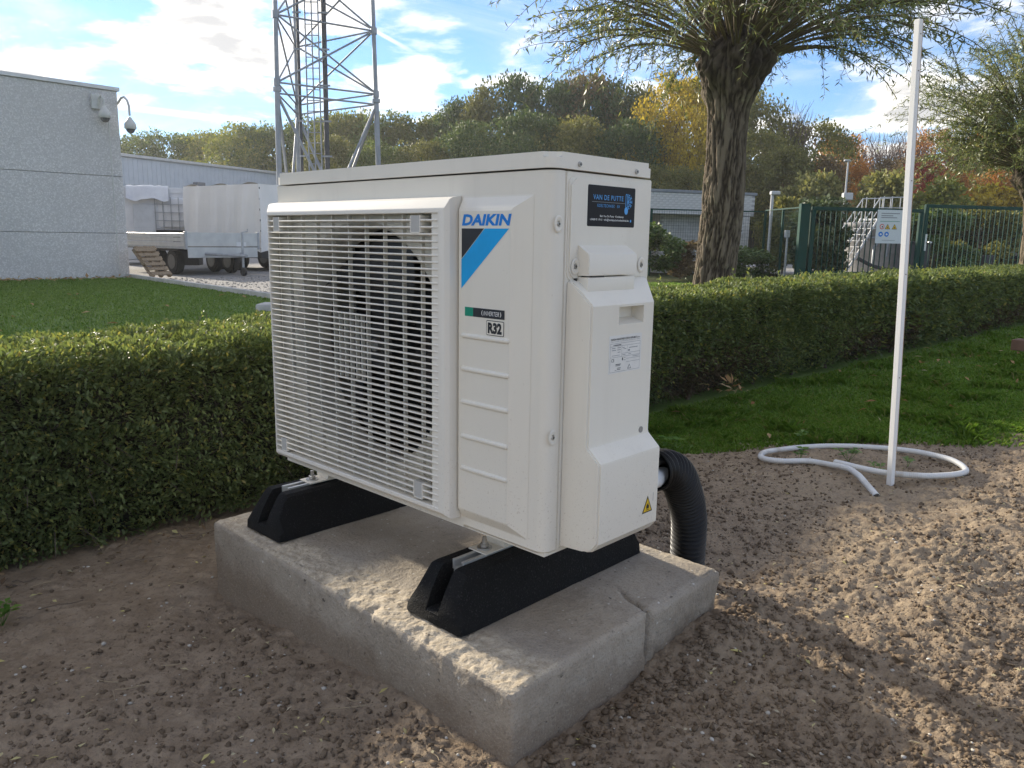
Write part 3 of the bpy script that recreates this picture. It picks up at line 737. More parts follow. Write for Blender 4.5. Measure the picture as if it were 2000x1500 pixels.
# ------------------------------------------------------------------ rubber feet
m, t, b = mat_base('black_rubber_granulate'); b.inputs['Roughness'].default_value = 0.8; b.inputs['Specular IOR Level'].default_value = 0.25
n = tex_noise(t, 260, 3, 0.6); col = mixc(t, sstep(t, n, 0.56, 0.72), (0.006, 0.006, 0.006), (0.045, 0.044, 0.043))
t.links.new(col, b.inputs['Base Color']); bumpify(t, b, n, 0.8, 0.004); MAT_RUBBER = m
MAT_ALU = M('rail_aluminium', (0.62, 0.62, 0.60), (0.52, 0.52, 0.51), 14, 0.45, 0.6, bump=0.05)
MAT_ZINC = M('zinc_plated_steel', (0.55, 0.54, 0.51), (0.42, 0.41, 0.40), 60, 0.35, 0.85)
def rubber_foot(cx, label):
    o = empty('rubber_foot', (OX + UC * cx, OY + US * cx, SLZ + 0.001), RZ, label, 'mounting foot', 'rubber feet under the heat pump')
    secs = []
    def sec(y, h, g, w0=0.085, w1=0.050, gw=0.018):
        mid = min(0.022, h * 0.5)
        return [(-w0, y, 0.0), (-w0 + 0.003, y, mid), (-w1 - 0.003, y, h - 0.006), (-w1 + 0.006, y, h), (-gw, y, h), (-gw + 0.001, y, g), (gw - 0.001, y, g), (gw, y, h), (w1 - 0.006, y, h), (w1 + 0.003, y, h - 0.006), (w0 - 0.003, y, mid), (w0, y, 0.0)]
    S = [sec(-0.066, 0.022, 0.0215, 0.074, 0.062), sec(-0.062, 0.034, 0.026, 0.082, 0.060), sec(-0.050, 0.060, 0.027, 0.0845, 0.057), sec(-0.030, 0.093, 0.027), sec(-0.020, 0.1035, 0.027), sec(-0.012, 0.105, 0.027), sec(0.004, 0.105, 0.027), sec(0.005, 0.105, 0.088),
         sec(0.48, 0.105, 0.088), sec(0.498, 0.1035, 0.088), sec(0.51, 0.09, 0.080), sec(0.526, 0.055, 0.05, 0.0845, 0.057), sec(0.534, 0.022, 0.0215, 0.074, 0.062)]
    bm = bmesh.new(); rings = [[bm.verts.new(p) for p in s] for s in S]
    for a, c_ in zip(rings, rings[1:]):
        for k in range(12):
            bm.faces.new((a[k], a[(k + 1) % 12], c_[(k + 1) % 12], c_[k]))
    bm.faces.new(rings[0]); bm.faces.new(rings[-1])
    ob('body', bm_mesh(bm, 'foot_body', 0.5), MAT_RUBBER, o)
    for yy in (0.13, 0.36):      # oval finger dimples pressed into the side
        bm = bmesh.new()
        bmesh.ops.create_uvsphere(bm, u_segments=16, v_segments=8, radius=1)
        for v_ in bm.verts: v_.co = Vector((0.0835 - 0.0145 + v_.co.x * 0.0035, yy + v_.co.y * 0.03, 0.045 + v_.co.z * 0.012))
        ob('moulded_oval', bm_mesh(bm, 'moulded_oval', 0.8), MAT_RUBBER, o)
    bm = bmesh.new()
    bm_box(bm, -0.0165, 0.0165, 0.0045, 0.515, 0.0885, 0.0925)
    bm_box(bm, -0.0165, -0.0125, 0.0045, 0.515, 0.0926, 0.1065); bm_box(bm, 0.0125, 0.0165, 0.0045, 0.515, 0.0926, 0.1065)
    bm_box(bm, -0.0165, -0.0085, 0.0045, 0.515, 0.1066, 0.109); bm_box(bm, 0.0085, 0.0165, 0.0045, 0.515, 0.1066, 0.109)
    bm_box(bm, -0.012, 0.012, 0.0040, 0.0044, 0.072, 0.0925)
    ob('rail', bm_mesh(bm, 'rail'), MAT_ALU, o)
    return o
rubber_foot(-0.23, 'black rubber mounting block with metal rail nearest the cracked slab corner')
rubber_foot(-0.888, 'black rubber mounting block with metal rail next to the hedge side')

# ------------------------------------------------------------------ heat pump
hp = empty('heat_pump', (OX, OY, 0.3465), RZ, 'cream white air conditioner outdoor unit with slatted fan grille on rubber feet', 'heat pump')
def paint(name, c, rough=0.38):
    m, t, b = mat_base(name); b.inputs['Roughness'].default_value = rough
    n = tex_noise(t, 7, 5, 0.6); d = tex_noise(t, 300, 2, 0.5)
    col = mixc(t, mth(t, 'MULTIPLY', sstep(t, n, 0.45, 0.8), 0.10), c, (0.55, 0.50, 0.42))
    sp = sstep(t, tex_noise(t, 140, 2, 0.5, off=(4, 4, 1)), 0.73, 0.80)
    col = mixc(t, mth(t, 'MULTIPLY', sp, 0.35), col, (0.42, 0.36, 0.28))
    tz_ = t.nodes.new('ShaderNodeTexCoord'); sz_ = t.nodes.new('ShaderNodeSeparateXYZ'); t.links.new(tz_.outputs['Object'], sz_.inputs[0])
    low = sstep(t, sz_.outputs['Z'], 0.30, -0.02)
    spk = sstep(t, tex_noise(t, 220, 3, 0.6, off=(1, 7, 3)), 0.60, 0.70)
    col = mixc(t, mth(t, 'MULTIPLY', mth(t, 'MULTIPLY', low, spk), 0.45), col, (0.36, 0.28, 0.19))
    strk = sstep(t, tex_noise(t, 30, 4, 0.6, stretch=(1, 1, 0.06)), 0.52, 0.75)
    col = mixc(t, mth(t, 'MULTIPLY', strk, 0.12), col, (0.50, 0.45, 0.37))
    t.links.new(col, b.inputs['Base Color'])
    t.links.new(mth(t, 'ADD', rough - 0.05, mth(t, 'MULTIPLY', n, 0.14)), b.inputs['Roughness'])
    bumpify(t, b, d, 0.04, 0.001); return m
PW = paint('casing_paint', (0.765, 0.72, 0.625)); PG = paint('grille_plastic', (0.765, 0.725, 0.64), 0.45)
MAT_DARK = M('dark_inside', (0.03, 0.03, 0.031), (0.02, 0.02, 0.02), 20, 0.6)
MAT_FAN = M('fan_plastic', (0.045, 0.046, 0.048), (0.035, 0.035, 0.037), 20, 0.4)
MAT_COIL = M('coil_fins', (0.13, 0.13, 0.13), (0.05, 0.05, 0.05), 3, 0.5, 0.5, stretch=(90, 1, 1))
HW, HDp = 0.863, 0.288
CX, CZ, CR = -0.53, 0.325, 0.268
# front panel with fan mouth, rounded right corner and return
bm = bmesh.new()
X0, X1, Z0, Z1 = -HW, -0.21, 0.0, 0.6722
angs = sorted([i * 2 * PI / 72 for i in range(72)] + [math.atan2(zz - CZ, xx - CX) % (2 * PI) for xx in (X0, X1) for zz in (Z0, Z1)])
ci, co_, cb = [], [], []
for a in angs:
    ca, sa = math.cos(a), math.sin(a)
    tx = ((X1 if ca > 0 else X0) - CX) / ca if abs(ca) > 1e-6 else 1e9
    tz = ((Z1 if sa > 0 else Z0) - CZ) / sa if abs(sa) > 1e-6 else 1e9
    tt = min(tx, tz)
    ci.append(bm.verts.new((CX + CR * ca, 0, CZ + CR * sa))); co_.append(bm.verts.new((CX + tt * ca, 0, CZ + tt * sa)))
for k in range(len(angs)):
    k2 = (k + 1) % len(angs); bm.faces.new((ci[k], ci[k2], co_[k2], co_[k]))
path = [(-0.21, 0.0), (-0.022, 0.0)] + [(-0.022 + 0.022 * math.sin(a), 0.022 - 0.022 * math.cos(a)) for a in [PI / 2 * i / 8 for i in range(1, 9)]] + [(0.0, 0.0325), (-0.003, 0.0332), (-0.02, 0.0332)]
lo = [bm.verts.new((x, y, 0.006)) for x, y in path]; hi = [bm.verts.new((x, y, 0.6722)) for x, y in path]
for k in range(len(path) - 1): bm.faces.new((lo[k], lo[k + 1], hi[k + 1], hi[k]))
inn = [bm.verts.new((x - 0.006 if k > 1 else x, max(y, 0.0) + 0.006, 0.0)) for k, (x, y) in enumerate(path)]
for k in range(len(path) - 1): bm.faces.new((inn[k], inn[k + 1], lo[k + 1], lo[k]))
ob('front_panel', bm_mesh(bm, 'front_panel', 0.5), PW, hp)
# bottom tray, rear, left wall, inner duct
box('bottom_tray', PW, hp, -HW + 0.001, -0.006, 0.008, HDp - 0.002, -0.004, 0.004)
box('left_wall', PW, hp, -HW, -HW + 0.002, 0.001, HDp, 0.005, 0.6735)
box('rear_coil', MAT_COIL, hp, -HW + 0.003, -0.02, 0.262, 0.285, 0.005, 0.67)
box('rear_guard', MAT_COIL, hp, -HW + 0.003, -0.12, 0.2885, 0.365, 0.01, 0.66)
box('divider', MAT_DARK, hp, -0.236, -0.234, 0.002, 0.284, 0.005, 0.67)
box('inner_back', MAT_DARK, hp, -HW + 0.004, -0.237, 0.215, 0.222, 0.006, 0.67)
V = []; nseg = 72; prof = [(0.0, CR), (0.008, CR - 0.008), (0.03, CR - 0.014), (0.085, CR - 0.014)]
for (y, r) in prof:
    a = np.arange(nseg) * 2 * PI / nseg; V.append(np.stack([CX + r * np.cos(a), np.full(nseg, y), CZ + r * np.sin(a)], -1))
V = np.concatenate(V); i = np.arange(3)[:, None] * nseg; j = np.arange(nseg)[None]
F = np.stack([i + j, i + (j + 1) % nseg, i + nseg + (j + 1) % nseg, i + nseg + j], -1).reshape(-1, 4)
ob('fan_mouth', mesh_np('fan_mouth', V, F, True), PG, hp)
# fan
fan = empty('fan'); fan.parent = hp
bm = bmesh.new()
bmesh.ops.create_cone(bm, cap_ends=True, segments=28, radius1=0.062, radius2=0.05, depth=0.07, matrix=Matrix.Translation((CX, 0.075, CZ)) @ Matrix.Rotation(PI / 2, 4, 'X'))
hub = ob('fan_hub', bm_mesh(bm, 'fan_hub', 0.6), MAT_FAN, fan)
V = []
nu, nv = 12, 12
for ua in range(nu):
    for vb in range(nv):
        r = 0.055 + (0.235 - 0.055) * ua / (nu - 1); sweep = 0.35 * (ua / (nu - 1)) ** 1.5
        a = -0.48 + 0.96 * vb / (nv - 1) * (0.75 + 0.45 * ua / (nu - 1)) + sweep
        y = 0.105 - 0.065 * vb / (nv - 1) + 0.012 * math.sin(PI * vb / (nv - 1))
        V.append((r * math.cos(a), y, r * math.sin(a)))
i = np.arange(nu - 1)[:, None] * nv; j = np.arange(nv - 1)[None]
F = np.stack([i + j, i + nv + j, i + nv + j + 1, i + j + 1], -1).reshape(-1, 4)
bl0 = mesh_np('fan_blade', V, F, True); bl0.materials.append(MAT_FAN)
for k in range(3):
    o = link(bpy.data.objects.new('fan_blade', bl0), fan); o.location = (CX, 0, CZ); o.rotation_euler = (0, k * 2 * PI / 3 + 0.5, 0)
# badge ring on the hub
bm = bmesh.new(); bmesh.ops.create_cone(bm, cap_ends=True, segments=20, radius1=0.016, radius2=0.014, depth=0.012, matrix=Matrix.Translation((CX, 0.034, CZ)) @ Matrix.Rotation(PI / 2, 4, 'X'))
ob('hub_nut', bm_mesh(bm, 'hub_nut', 0.6), MAT_ZINC, fan)
# lid
bm = bmesh.new(); bm_prism(bm, rrect(-HW - 0.003, 0.0035, -0.0035, HDp + 0.003, 0.022, 6), 'z', 0.6752, 0.7015, 0.0, 1)
es = [e for e in bm.edges if all(v.co.z > 0.70 for v in e.verts)]
bmesh.ops.bevel(bm, geom=es, offset=0.009, segments=4, affect='EDGES')
lid = ob('lid', bm_mesh(bm, 'lid', 0.6), PW, hp)
def screw(parent, p, r=0.0042, cup=True):
    y, z, x = p
    bm = bmesh.new()
    R_ = Matrix.Translation((x, y, z)) @ Matrix.Rotation(PI / 2, 4, 'Y')
    bmesh.ops.create_cone(bm, cap_ends=True, segments=14, radius1=r, radius2=r * 0.75, depth=0.004, matrix=R_)
    s = ob('screw', bm_mesh(bm, 'screw', 0.6), MAT_ZINC, parent)
    bm = bmesh.new()
    bm_box(bm, x + 0.0021, x + 0.0024, y - r * 0.55, y + r * 0.55, z - r * 0.13, z + r * 0.13)
    bm_box(bm, x + 0.0025, x + 0.0027, y - r * 0.13, y + r * 0.13, z - r * 0.55, z + r * 0.55)
    ob('slot', bm_mesh(bm, 'slot'), MAT_DARK, s)
    if cup:
        nn = 24; a = np.arange(nn) * 2 * PI / nn; V = []
        for (rr, xx) in ((0.0115, 0.0004), (0.0095, 0.0018), (0.0078, 0.0012), (0.0045, 0.0005)):
            V.append(np.stack([np.full(nn, x + xx), y + rr * np.cos(a), z + rr * 1.25 * np.sin(a)], -1))
        V = np.concatenate(V); i = np.arange(3)[:, None] * nn; j = np.arange(nn)[None]
        F = np.stack([i + j, i + (j + 1) % nn, i + nn + (j + 1) % nn, i + nn + j], -1).reshape(-1, 4)
        ob('screw_cup', mesh_np('screw_cup', V, F, True), PW, s)
for p in ((0.064, 0.6845, 0.0045), (0.230, 0.6835, 0.0045)): screw(lid, p, 0.0050, False)
for p in ((0.0165, 0.585, 0.001), (0.0155, 0.218, 0.001)): screw(hp, p)
# right side panel
bm = bmesh.new(); bm_prism(bm, rrect(0.0358, HDp, 0.004, 0.6722, 0.003, 3), 'x', -0.03, -0.0006, 0.0015, 2)
ob('side_panel', bm_mesh(bm, 'side_panel', 0.6), PW, hp)
sp = prism('service_panel', PW, hp, rrect(0.045, 0.273, 0.494, 0.661, 0.012, 6), 'x', -0.004, 0.0040, 0.0022, 3)
rim = prism('panel_rim', PW, sp, rrect(0.0415, 0.2765, 0.4895, 0.6645, 0.014, 6), 'x', -0.004, 0.0012, 0.0008, 1)
for p in ((0.059, 0.514, 0.005), (0.256, 0.5145, 0.005)): screw(sp, p)
# handle bump on the service panel and the tongue below it
bm = bmesh.new()
prof = [(0.0, 0.553), (0.027, 0.536), (0.0285, 0.533), (0.0285, 0.4985), (0.0, 0.4985)]
A = [bm.verts.new((x, 0.0665, z)) for x, z in prof]; B = [bm.verts.new((x, 0.208, z)) for x, z in prof]
bm.faces.new(A); bm.faces.new(B)
for k in range(5): bm.faces.new((A[k], A[(k + 1) % 5], B[(k + 1) % 5], B[k]))
bmesh.ops.bevel(bm, geom=[e for e in bm.edges if all(v.co.x > 0.02 for v in e.verts)], offset=0.0012, segments=2, affect='EDGES', clamp_overlap=True)
ob('handle_hood', bm_mesh(bm, 'handle_hood', 0.5), PW, sp)
box('cable_tongue', PW, hp, 0.0005, 0.0265, 0.068, 0.206, 0.462, 0.4960, 0.0015)
box('cable_gap', MAT_DARK, hp, 0.0005, 0.0272, 0.078, 0.112, 0.4961, 0.4981)
box('hook', MAT_DARK, hp, 0.0005, 0.006, 0.060, 0.0645, 0.478, 0.494, 0.001)
# valve cover: lofted with a lower bulge
bm = bmesh.new()
def ring(z, xo, y0=0.0435, y1=0.284, sl=0.012, sr=0.045):
    q = min(1, xo / 0.05)
    return [bm.verts.new(p) for p in ((0.0006, y0, z), (xo, y0 + sl * q * 0.7, z), (xo, y1 - sr * q, z), (0.0006, y1, z))]
Rg = [ring(0.4905, 0.004, 0.052, 0.276), ring(0.487, 0.010, 0.0445, 0.281), ring(0.452, 0.048), ring(0.448, 0.050), ring(0.205, 0.050), ring(0.200, 0.0515), ring(0.177, 0.0775), ring(0.172, 0.079), ring(0.030, 0.079), ring(0.014, 0.066), ring(0.0105, 0.055)]
for a, c_ in zip(Rg, Rg[1:]):
    for k in range(4): bm.faces.new((a[k], a[(k + 1) % 4], c_[(k + 1) % 4], c_[k]))
bm.faces.new(Rg[0]); bm.faces.new(Rg[-1])
bmesh.ops.recalc_face_normals(bm, faces=bm.faces)
es = []
for a, c_ in zip(Rg, Rg[1:]):
    for k in (1, 2):
        e = bm.edges.get((a[k], c_[k]))
        if e: es.append(e)
bmesh.ops.bevel(bm, geom=es, offset=0.010, segments=4, affect='EDGES', clamp_overlap=True)
cover = ob('valve_cover', bm_mesh(bm, 'valve_cover', 0.45), PW, hp)
cut = bpy.data.objects.new('cutter', None)
bm = bmesh.new()
Mx = [(0.0515, 0.130, 0.4085), (0.0515, 0.206, 0.4085), (0.0515, 0.206, 0.444), (0.0515, 0.130, 0.444)]
My = [(0.022, 0.130, 0.422), (0.022, 0.206, 0.422), (0.022, 0.206, 0.444), (0.022, 0.130, 0.444)]
A = [bm.verts.new((p[0] + 0.01, p[1], p[2])) for p in Mx]; B = [bm.verts.new(p) for p in My]
bm.faces.new(A); bm.faces.new(B)
for k in range(4): bm.faces.new((A[k], A[(k + 1) % 4], B[(k + 1) % 4], B[k]))
cut = link(bpy.data.objects.new('cutter', bm_mesh(bm, 'cutter')))
cut.parent = hp
md = cover.modifiers.new('recess', 'BOOLEAN'); md.operation = 'DIFFERENCE'; md.object = cut; md.solver = 'EXACT'
bpy.context.view_layer.update()
dg = bpy.context.evaluated_depsgraph_get()
nm = bpy.data.meshes.new_from_object(cover.evaluated_get(dg)); cover.modifiers.clear(); cover.data = nm
bpy.data.objects.remove(cut)
bm = bmesh.new(); bmesh.ops.create_cone(bm, cap_ends=True, segments=18, radius1=0.0062, radius2=0.0062, depth=0.002, matrix=Matrix.Translation((0.0502, 0.213, 0.201 + 0.008)) @ Matrix.Rotation(PI / 2, 4, 'Y'))
ob('plug', bm_mesh(bm, 'plug', 0.6), M('grey_plug', (0.30, 0.29, 0.27), None, 30, 0.5), cover)
# raised front pilaster with five beads
def loft_rects(rects, mat, name, parent, cap=True, sa=0.35):
    bm = bmesh.new(); R_ = []
    for (y, x0, x1, z0, z1) in rects: R_.append([bm.verts.new(p) for p in ((x0, y, z0), (x1, y, z0), (x1, y, z1), (x0, y, z1))])
    for a, c_ in zip(R_, R_[1:]):
        for k in range(4): bm.faces.new((a[k], a[(k + 1) % 4], c_[(k + 1) % 4], c_[k]))
    if cap: bm.faces.new(R_[-1])
    return ob(name, bm_mesh(bm, name, sa), mat, parent)
pil = loft_rects([(-0.0004, -0.2130, -0.040, 0.021, 0.634), (-0.0008, -0.2130, -0.042, 0.023, 0.631), (-0.0115, -0.2128, -0.076, 0.040, 0.612), (-0.0130, -0.2115, -0.081, 0.044, 0.607)], PW, 'pilaster', hp, True, 0.12)
for z in (0.3815, 0.319, 0.256, 0.1895, 0.1265):
    bm = bmesh.new(); rg_ = []
    for d_, y_ in ((0.0, -0.0129), (0.0004, -0.0145), (0.0013, -0.0158), (0.0026, -0.0166), (0.0040, -0.0168)):
        rg_.append([bm.verts.new((u, y_, w)) for u, w in rrect(-0.204 + d_, -0.080 - d_, z - 0.0048 + d_, z + 0.0048 - d_, 0.0047 - d_, 6)])
    for a, c_ in zip(rg_, rg_[1:]):
        for k in range(len(a)): bm.faces.new((a[k], a[(k + 1) % len(a)], c_[(k + 1) % len(a)], c_[k]))
    bm.faces.new(rg_[-1])
    ob('bead', bm_mesh(bm, 'bead', 1.2), PW, pil)
# fan grille
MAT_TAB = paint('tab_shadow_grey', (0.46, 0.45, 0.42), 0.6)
gr = empty('fan_grille'); gr.parent = hp
fr = loft_rects([(-0.0006, -0.8615, -0.218, 0.0195, 0.635), (-0.022, -0.8595, -0.2188, 0.0205, 0.632), (-0.028, -0.8580, -0.2205, 0.0225, 0.6285), (-0.0345, -0.8545, -0.2275, 0.0290, 0.6135), (-0.0355, -0.8530, -0.2310, 0.0310, 0.6100), (-0.0355, -0.8515, -0.2445, 0.0375, 0.6045), (-0.034, -0.8505, -0.2460, 0.0385, 0.6035), (-0.012, -0.8505, -0.2460, 0.0385, 0.6035)], PG, 'grille_frame', gr, False, 0.38)
bm = bmesh.new(); bm_box(bm, -0.8506, -0.2459, -0.0080, 0.0070, -0.0017, 0.0017, 0.0011, 2)
slat = bm_mesh(bm, 'slat', 0.6); slat.materials.append(PG)
for k in range(43):
    z = 0.5902 - k * 0.01288
    o = link(bpy.data.objects.new('slat', slat), gr); o.location = (0, -0.0265, z); o.rotation_euler = (math.radians(-9), 0, 0)
bm = bmesh.new(); bm_box(bm, -0.0014, 0.0014, -0.019, -0.010, 0.0386, 0.6034)
ribm = bm_mesh(bm, 'rib'); ribm.materials.append(PG)
for x in (-0.79, -0.732, -0.672, -0.612, -0.551, -0.491, -0.429, -0.369, -0.312):
    o = link(bpy.data.objects.new('rib', ribm), gr); o.location = (x, 0, 0)
bm = bmesh.new(); bm_box(bm, -0.0014, 0.0014, -0.019, -0.010, 0.255, 0.395); shm = bm_mesh(bm, 'short_rib'); shm.materials.append(PG)
for x in (-0.592, -0.572, -0.5305, -0.511):
    o = link(bpy.data.objects.new('short_rib', shm), gr); o.location = (x, 0, 0)
box('side_band', PG, gr, -0.2655, -0.2462, -0.0325, -0.0125, 0.0386, 0.6034)
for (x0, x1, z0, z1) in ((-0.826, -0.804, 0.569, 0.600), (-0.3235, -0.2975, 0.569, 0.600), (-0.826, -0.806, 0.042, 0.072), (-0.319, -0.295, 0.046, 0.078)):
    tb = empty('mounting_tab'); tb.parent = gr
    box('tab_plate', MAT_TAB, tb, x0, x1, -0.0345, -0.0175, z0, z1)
    for a_, b_ in ((x0 - 0.002, x0), (x1, x1 + 0.002)): box('tab_edge', PG, tb, a_, b_, -0.0352, -0.012, z0, z1)
    box('tab_edge', PG, tb, x0, x1, -0.0352, -0.029, z0 - 0.002, z0)
# feet brackets with bolt
def bracket(cx):
    o = empty('foot_bracket'); o.parent = hp
    zb = -0.0775
    bm = bmesh.new(); bm_box(bm, cx - 0.026, cx + 0.026, 0.062, 0.25, zb, zb + 0.0025)
    ob('plate', bm_mesh(bm, 'plate'), PW, o)
    bm = bmesh.new()
    prof = [(cx - 0.05, -0.0042), (cx - 0.024, zb + 0.0026), (cx + 0.024, zb + 0.0026), (cx + 0.05, -0.0042)]
    A = [bm.verts.new((x, 0.115, z)) for x, z in prof]; B = [bm.verts.new((x, 0.27, z)) for x, z in prof]
    bm.faces.new(A); bm.faces.new(B)
    for k in range(4): bm.faces.new((A[k], A[(k + 1) % 4], B[(k + 1) % 4], B[k]))
    ob('leg', bm_mesh(bm, 'leg'), PW, o)
    bm = bmesh.new(); T_ = Matrix.Translation
    bmesh.ops.create_cone(bm, cap_ends=True, segments=24, radius1=0.016, radius2=0.0158, depth=0.0026, matrix=T_((cx - 0.001, 0.084, zb + 0.0040)))
    w_ = ob('washer', bm_mesh(bm, 'washer', 0.6), MAT_ZINC, o)
    bm = bmesh.new(); bmesh.ops.create_cone(bm, cap_ends=True, segments=6, radius1=0.0098, radius2=0.0098, depth=0.008, matrix=T_((cx - 0.001, 0.084, zb + 0.0095)))
    bmesh.ops.bevel(bm, geom=bm.edges[:], offset=0.0008, segments=1, affect='EDGES')
    ob('nut', bm_mesh(bm, 'nut', 0.4), MAT_ZINC, o)
    bm = bmesh.new(); bmesh.ops.create_cone(bm, cap_ends=True, segments=14, radius1=0.0052, radius2=0.0046, depth=0.014, matrix=T_((cx - 0.001, 0.084, zb + 0.0200)))
    ob('bolt_end', bm_mesh(bm, 'bolt_end', 0.6), MAT_ZINC, o)
bracket(-0.235); bracket(-0.886)

# ------------------------------------------------------------------ printing and stickers
def flat(name, c, rough=0.5, spec=0.4):
    return M(name, c, tuple(x * 0.93 for x in c), 40, rough, spec=spec)
INK_BLUE = flat('ink_blue', (0.0, 0.20, 0.66)); INK_CYAN = flat('ink_cyan', (0.0, 0.36, 0.78)); INK_BLACK = flat('ink_black', (0.022, 0.024, 0.028))
INK_GREEN = flat('ink_green', (0.0, 0.26, 0.16)); INK_WHITE = flat('ink_white', (0.78, 0.78, 0.76)); INK_YEL = flat('ink_yellow', (0.80, 0.52, 0.02)); INK_GREY = flat('ink_grey', (0.22, 0.23, 0.25))
INK_SKY = flat('ink_sky_blue', (0.10, 0.38, 0.80)); STICK = flat('sticker_charcoal', (0.014, 0.014, 0.018), 0.5, 0.2); LABEL = flat('label_paper', (0.78, 0.77, 0.73), 0.5); INK_RED = flat('ink_red', (0.62, 0.04, 0.05))
def place(face, off):
    return (lambda u, v: (u, off, v)) if face == 'front' else (lambda u, v: (off, u, v))
def text(name, s, mat, parent, face, off, u0, u1, v0, v1, shear=0.0, bold=0.0, space=1.0):
    cu = bpy.data.curves.new(name, 'FONT'); cu.body = s; cu.size = 1.0; cu.shear = shear; cu.offset = bold; cu.space_character = space; cu.resolution_u = 3
    o = bpy.data.objects.new(name, cu); COL.objects.link(o)
    bpy.context.view_layer.update()
    me = bpy.data.meshes.new_from_object(o.evaluated_get(bpy.context.evaluated_depsgraph_get()))
    bpy.data.objects.remove(o)
    n = len(me.vertices); A = np.empty(n * 3, np.float32); me.vertices.foreach_get('co', A); A = A.reshape(-1, 3)
    mn, mx = A[:, :2].min(0), A[:, :2].max(0)
    q = (A[:, :2] - mn) / (mx - mn)
    u = u0 + q[:, 0] * (u1 - u0); v = v0 + q[:, 1] * (v1 - v0)
    B = np.stack([u, np.full(n, off), v], -1) if face == 'front' else np.stack([np.full(n, off), u, v], -1)
    me.vertices.foreach_set('co', B.astype(np.float32).ravel()); me.materials.clear(); me.update()
    return ob(name, me, mat, parent)
def poly(name, mat, parent, face, off, pts):
    f = place(face, off); bm = bmesh.new(); bm.faces.new([bm.verts.new(f(u, v)) for u, v in pts])
    return ob(name, bm_mesh(bm, name), mat, parent)
def rects(name, mat, parent, face, off, rs):
    f = place(face, off); bm = bmesh.new()
    for (u0, u1, v0, v1) in rs: bm.faces.new([bm.verts.new(f(u, v)) for u, v in ((u0, v0), (u1, v0), (u1, v1), (u0, v1))])
    return ob(name, bm_mesh(bm, name), mat, parent)
YF = -0.0134
logo = empty('brand_logo'); logo.parent = hp
text('lettering', 'DAIKIN', INK_BLUE, logo, 'front', YF, -0.2035, -0.079, 0.5815, 0.6015, 0.18, 0.042)
poly('black_triangle', INK_BLACK, logo, 'front', YF, [(-0.204, 0.5765), (-0.146, 0.5765), (-0.204, 0.5225)])
poly('blue_band', INK_CYAN, logo, 'front', YF, [(-0.1445, 0.5765), (-0.0845, 0.5765), (-0.2045, 0.468), (-0.2045, 0.5208)])
badge = empty('inverter_badge'); badge.parent = hp
rects('badge_plate', INK_BLACK, badge, 'front', YF - 0.0001, [(-0.1725, -0.0925, 0.4185, 0.4350)])
rects('green_square', INK_GREEN, badge, 'front', YF - 0.0001, [(-0.1945, -0.1727, 0.4185, 0.4350)])
text('lettering', 'INVERTER', INK_WHITE, badge, 'front', YF - 0.0004, -0.1455, -0.1055, 0.4228, 0.4307, 0.2, 0.0)
for sg, cxx in ((1, -0.149), (-1, -0.102)):
    pts = []
    for i in range(9):
        a = -1.0 + 2.0 * i / 8; pts.append((cxx + sg * (0.0015 - 0.006 * math.cos(a) + 0.003), 0.42675 + 0.006 * math.sin(a)))
    for i in range(8, -1, -1):
        a = -1.0 + 2.0 * i / 8; pts.append((cxx + sg * (0.0015 - 0.0035 * math.cos(a) + 0.0022), 0.42675 + 0.006 * math.sin(a)))
    poly('arc', INK_WHITE, badge, 'front', YF - 0.0004, pts)
r32 = prism('refrigerant_badge', INK_BLACK, hp, rrect(-0.138, -0.0935, 0.3880, 0.4150, 0.003, 4), 'y', -0.0132, YF - 0.0001)
prism('badge_face', PW, r32, rrect(-0.1368, -0.0947, 0.3892, 0.4138, 0.002, 4), 'y', -0.0136, -0.0138)
text('lettering', 'R32', INK_BLACK, r32, 'front', -0.0141, -0.1335, -0.0985, 0.3915, 0.4115, 0.0, 0.055)
# installer sticker on the service panel
XS = 0.0043
stk = prism('sticker', STICK, sp, rrect(0.0885, 0.2285, 0.583, 0.6535, 0.003, 4), 'x', 0.0040, XS)
XT = XS + 0.0003
text('lettering', 'VAN DE PUTTE', INK_SKY, stk, 'side', XT, 0.1035, 0.1915, 0.6290, 0.6375, 0, 0.004, 1.15)
rects('rule', INK_GREY, stk, 'side', XT, [(0.100, 0.197, 0.6248, 0.6256)])
text('lettering', 'KOELTECHNIEK \u00b7 BV', INK_SKY, stk, 'side', XT, 0.116, 0.1815, 0.6165, 0.6218, 0, 0.0, 1.3)
text('lettering', 'Bart Van De Putte \u00b7 Koolskamp', INK_WHITE, stk, 'side', XT, 0.124, 0.194, 0.5985, 0.6030, 0, 0.01)
text('lettering', 't 0468 01 19 61 \u00b7 info@vandeputte-koeltechniek.be', INK_WHITE, stk, 'side', XT, 0.096, 0.2105, 0.5922, 0.5970, 0, 0.012)
poly('dot', INK_SKY, stk, 'side', XT, [(0.2165 + 0.0022 * math.cos(a), 0.5945 + 0.0026 * math.sin(a)) for a in [i * PI / 6 for i in range(12)]])
th = empty('thermometer'); th.parent = stk
poly('bulb', INK_SKY, th, 'side', XT, [(0.2015 + 0.0055 * math.cos(a), 0.6125 + 0.0068 * math.sin(a)) for a in [i * PI / 12 for i in range(24)]])
outer = rrect(0.1985, 0.2045, 0.617, 0.6425, 0.0029, 5); innr = rrect(0.2000, 0.2030, 0.6175, 0.6410, 0.0014, 5)
bm = bmesh.new(); A = [bm.verts.new((XT, u, v)) for u, v in outer]; B = [bm.verts.new((XT, u, v)) for u, v in innr]
for k in range(len(A)): bm.faces.new((A[k], A[(k + 1) % len(A)], B[(k + 1) % len(A)], B[k]))
ob('stem', bm_mesh(bm, 'stem'), INK_SKY, th)
fl = []
bm = bmesh.new()
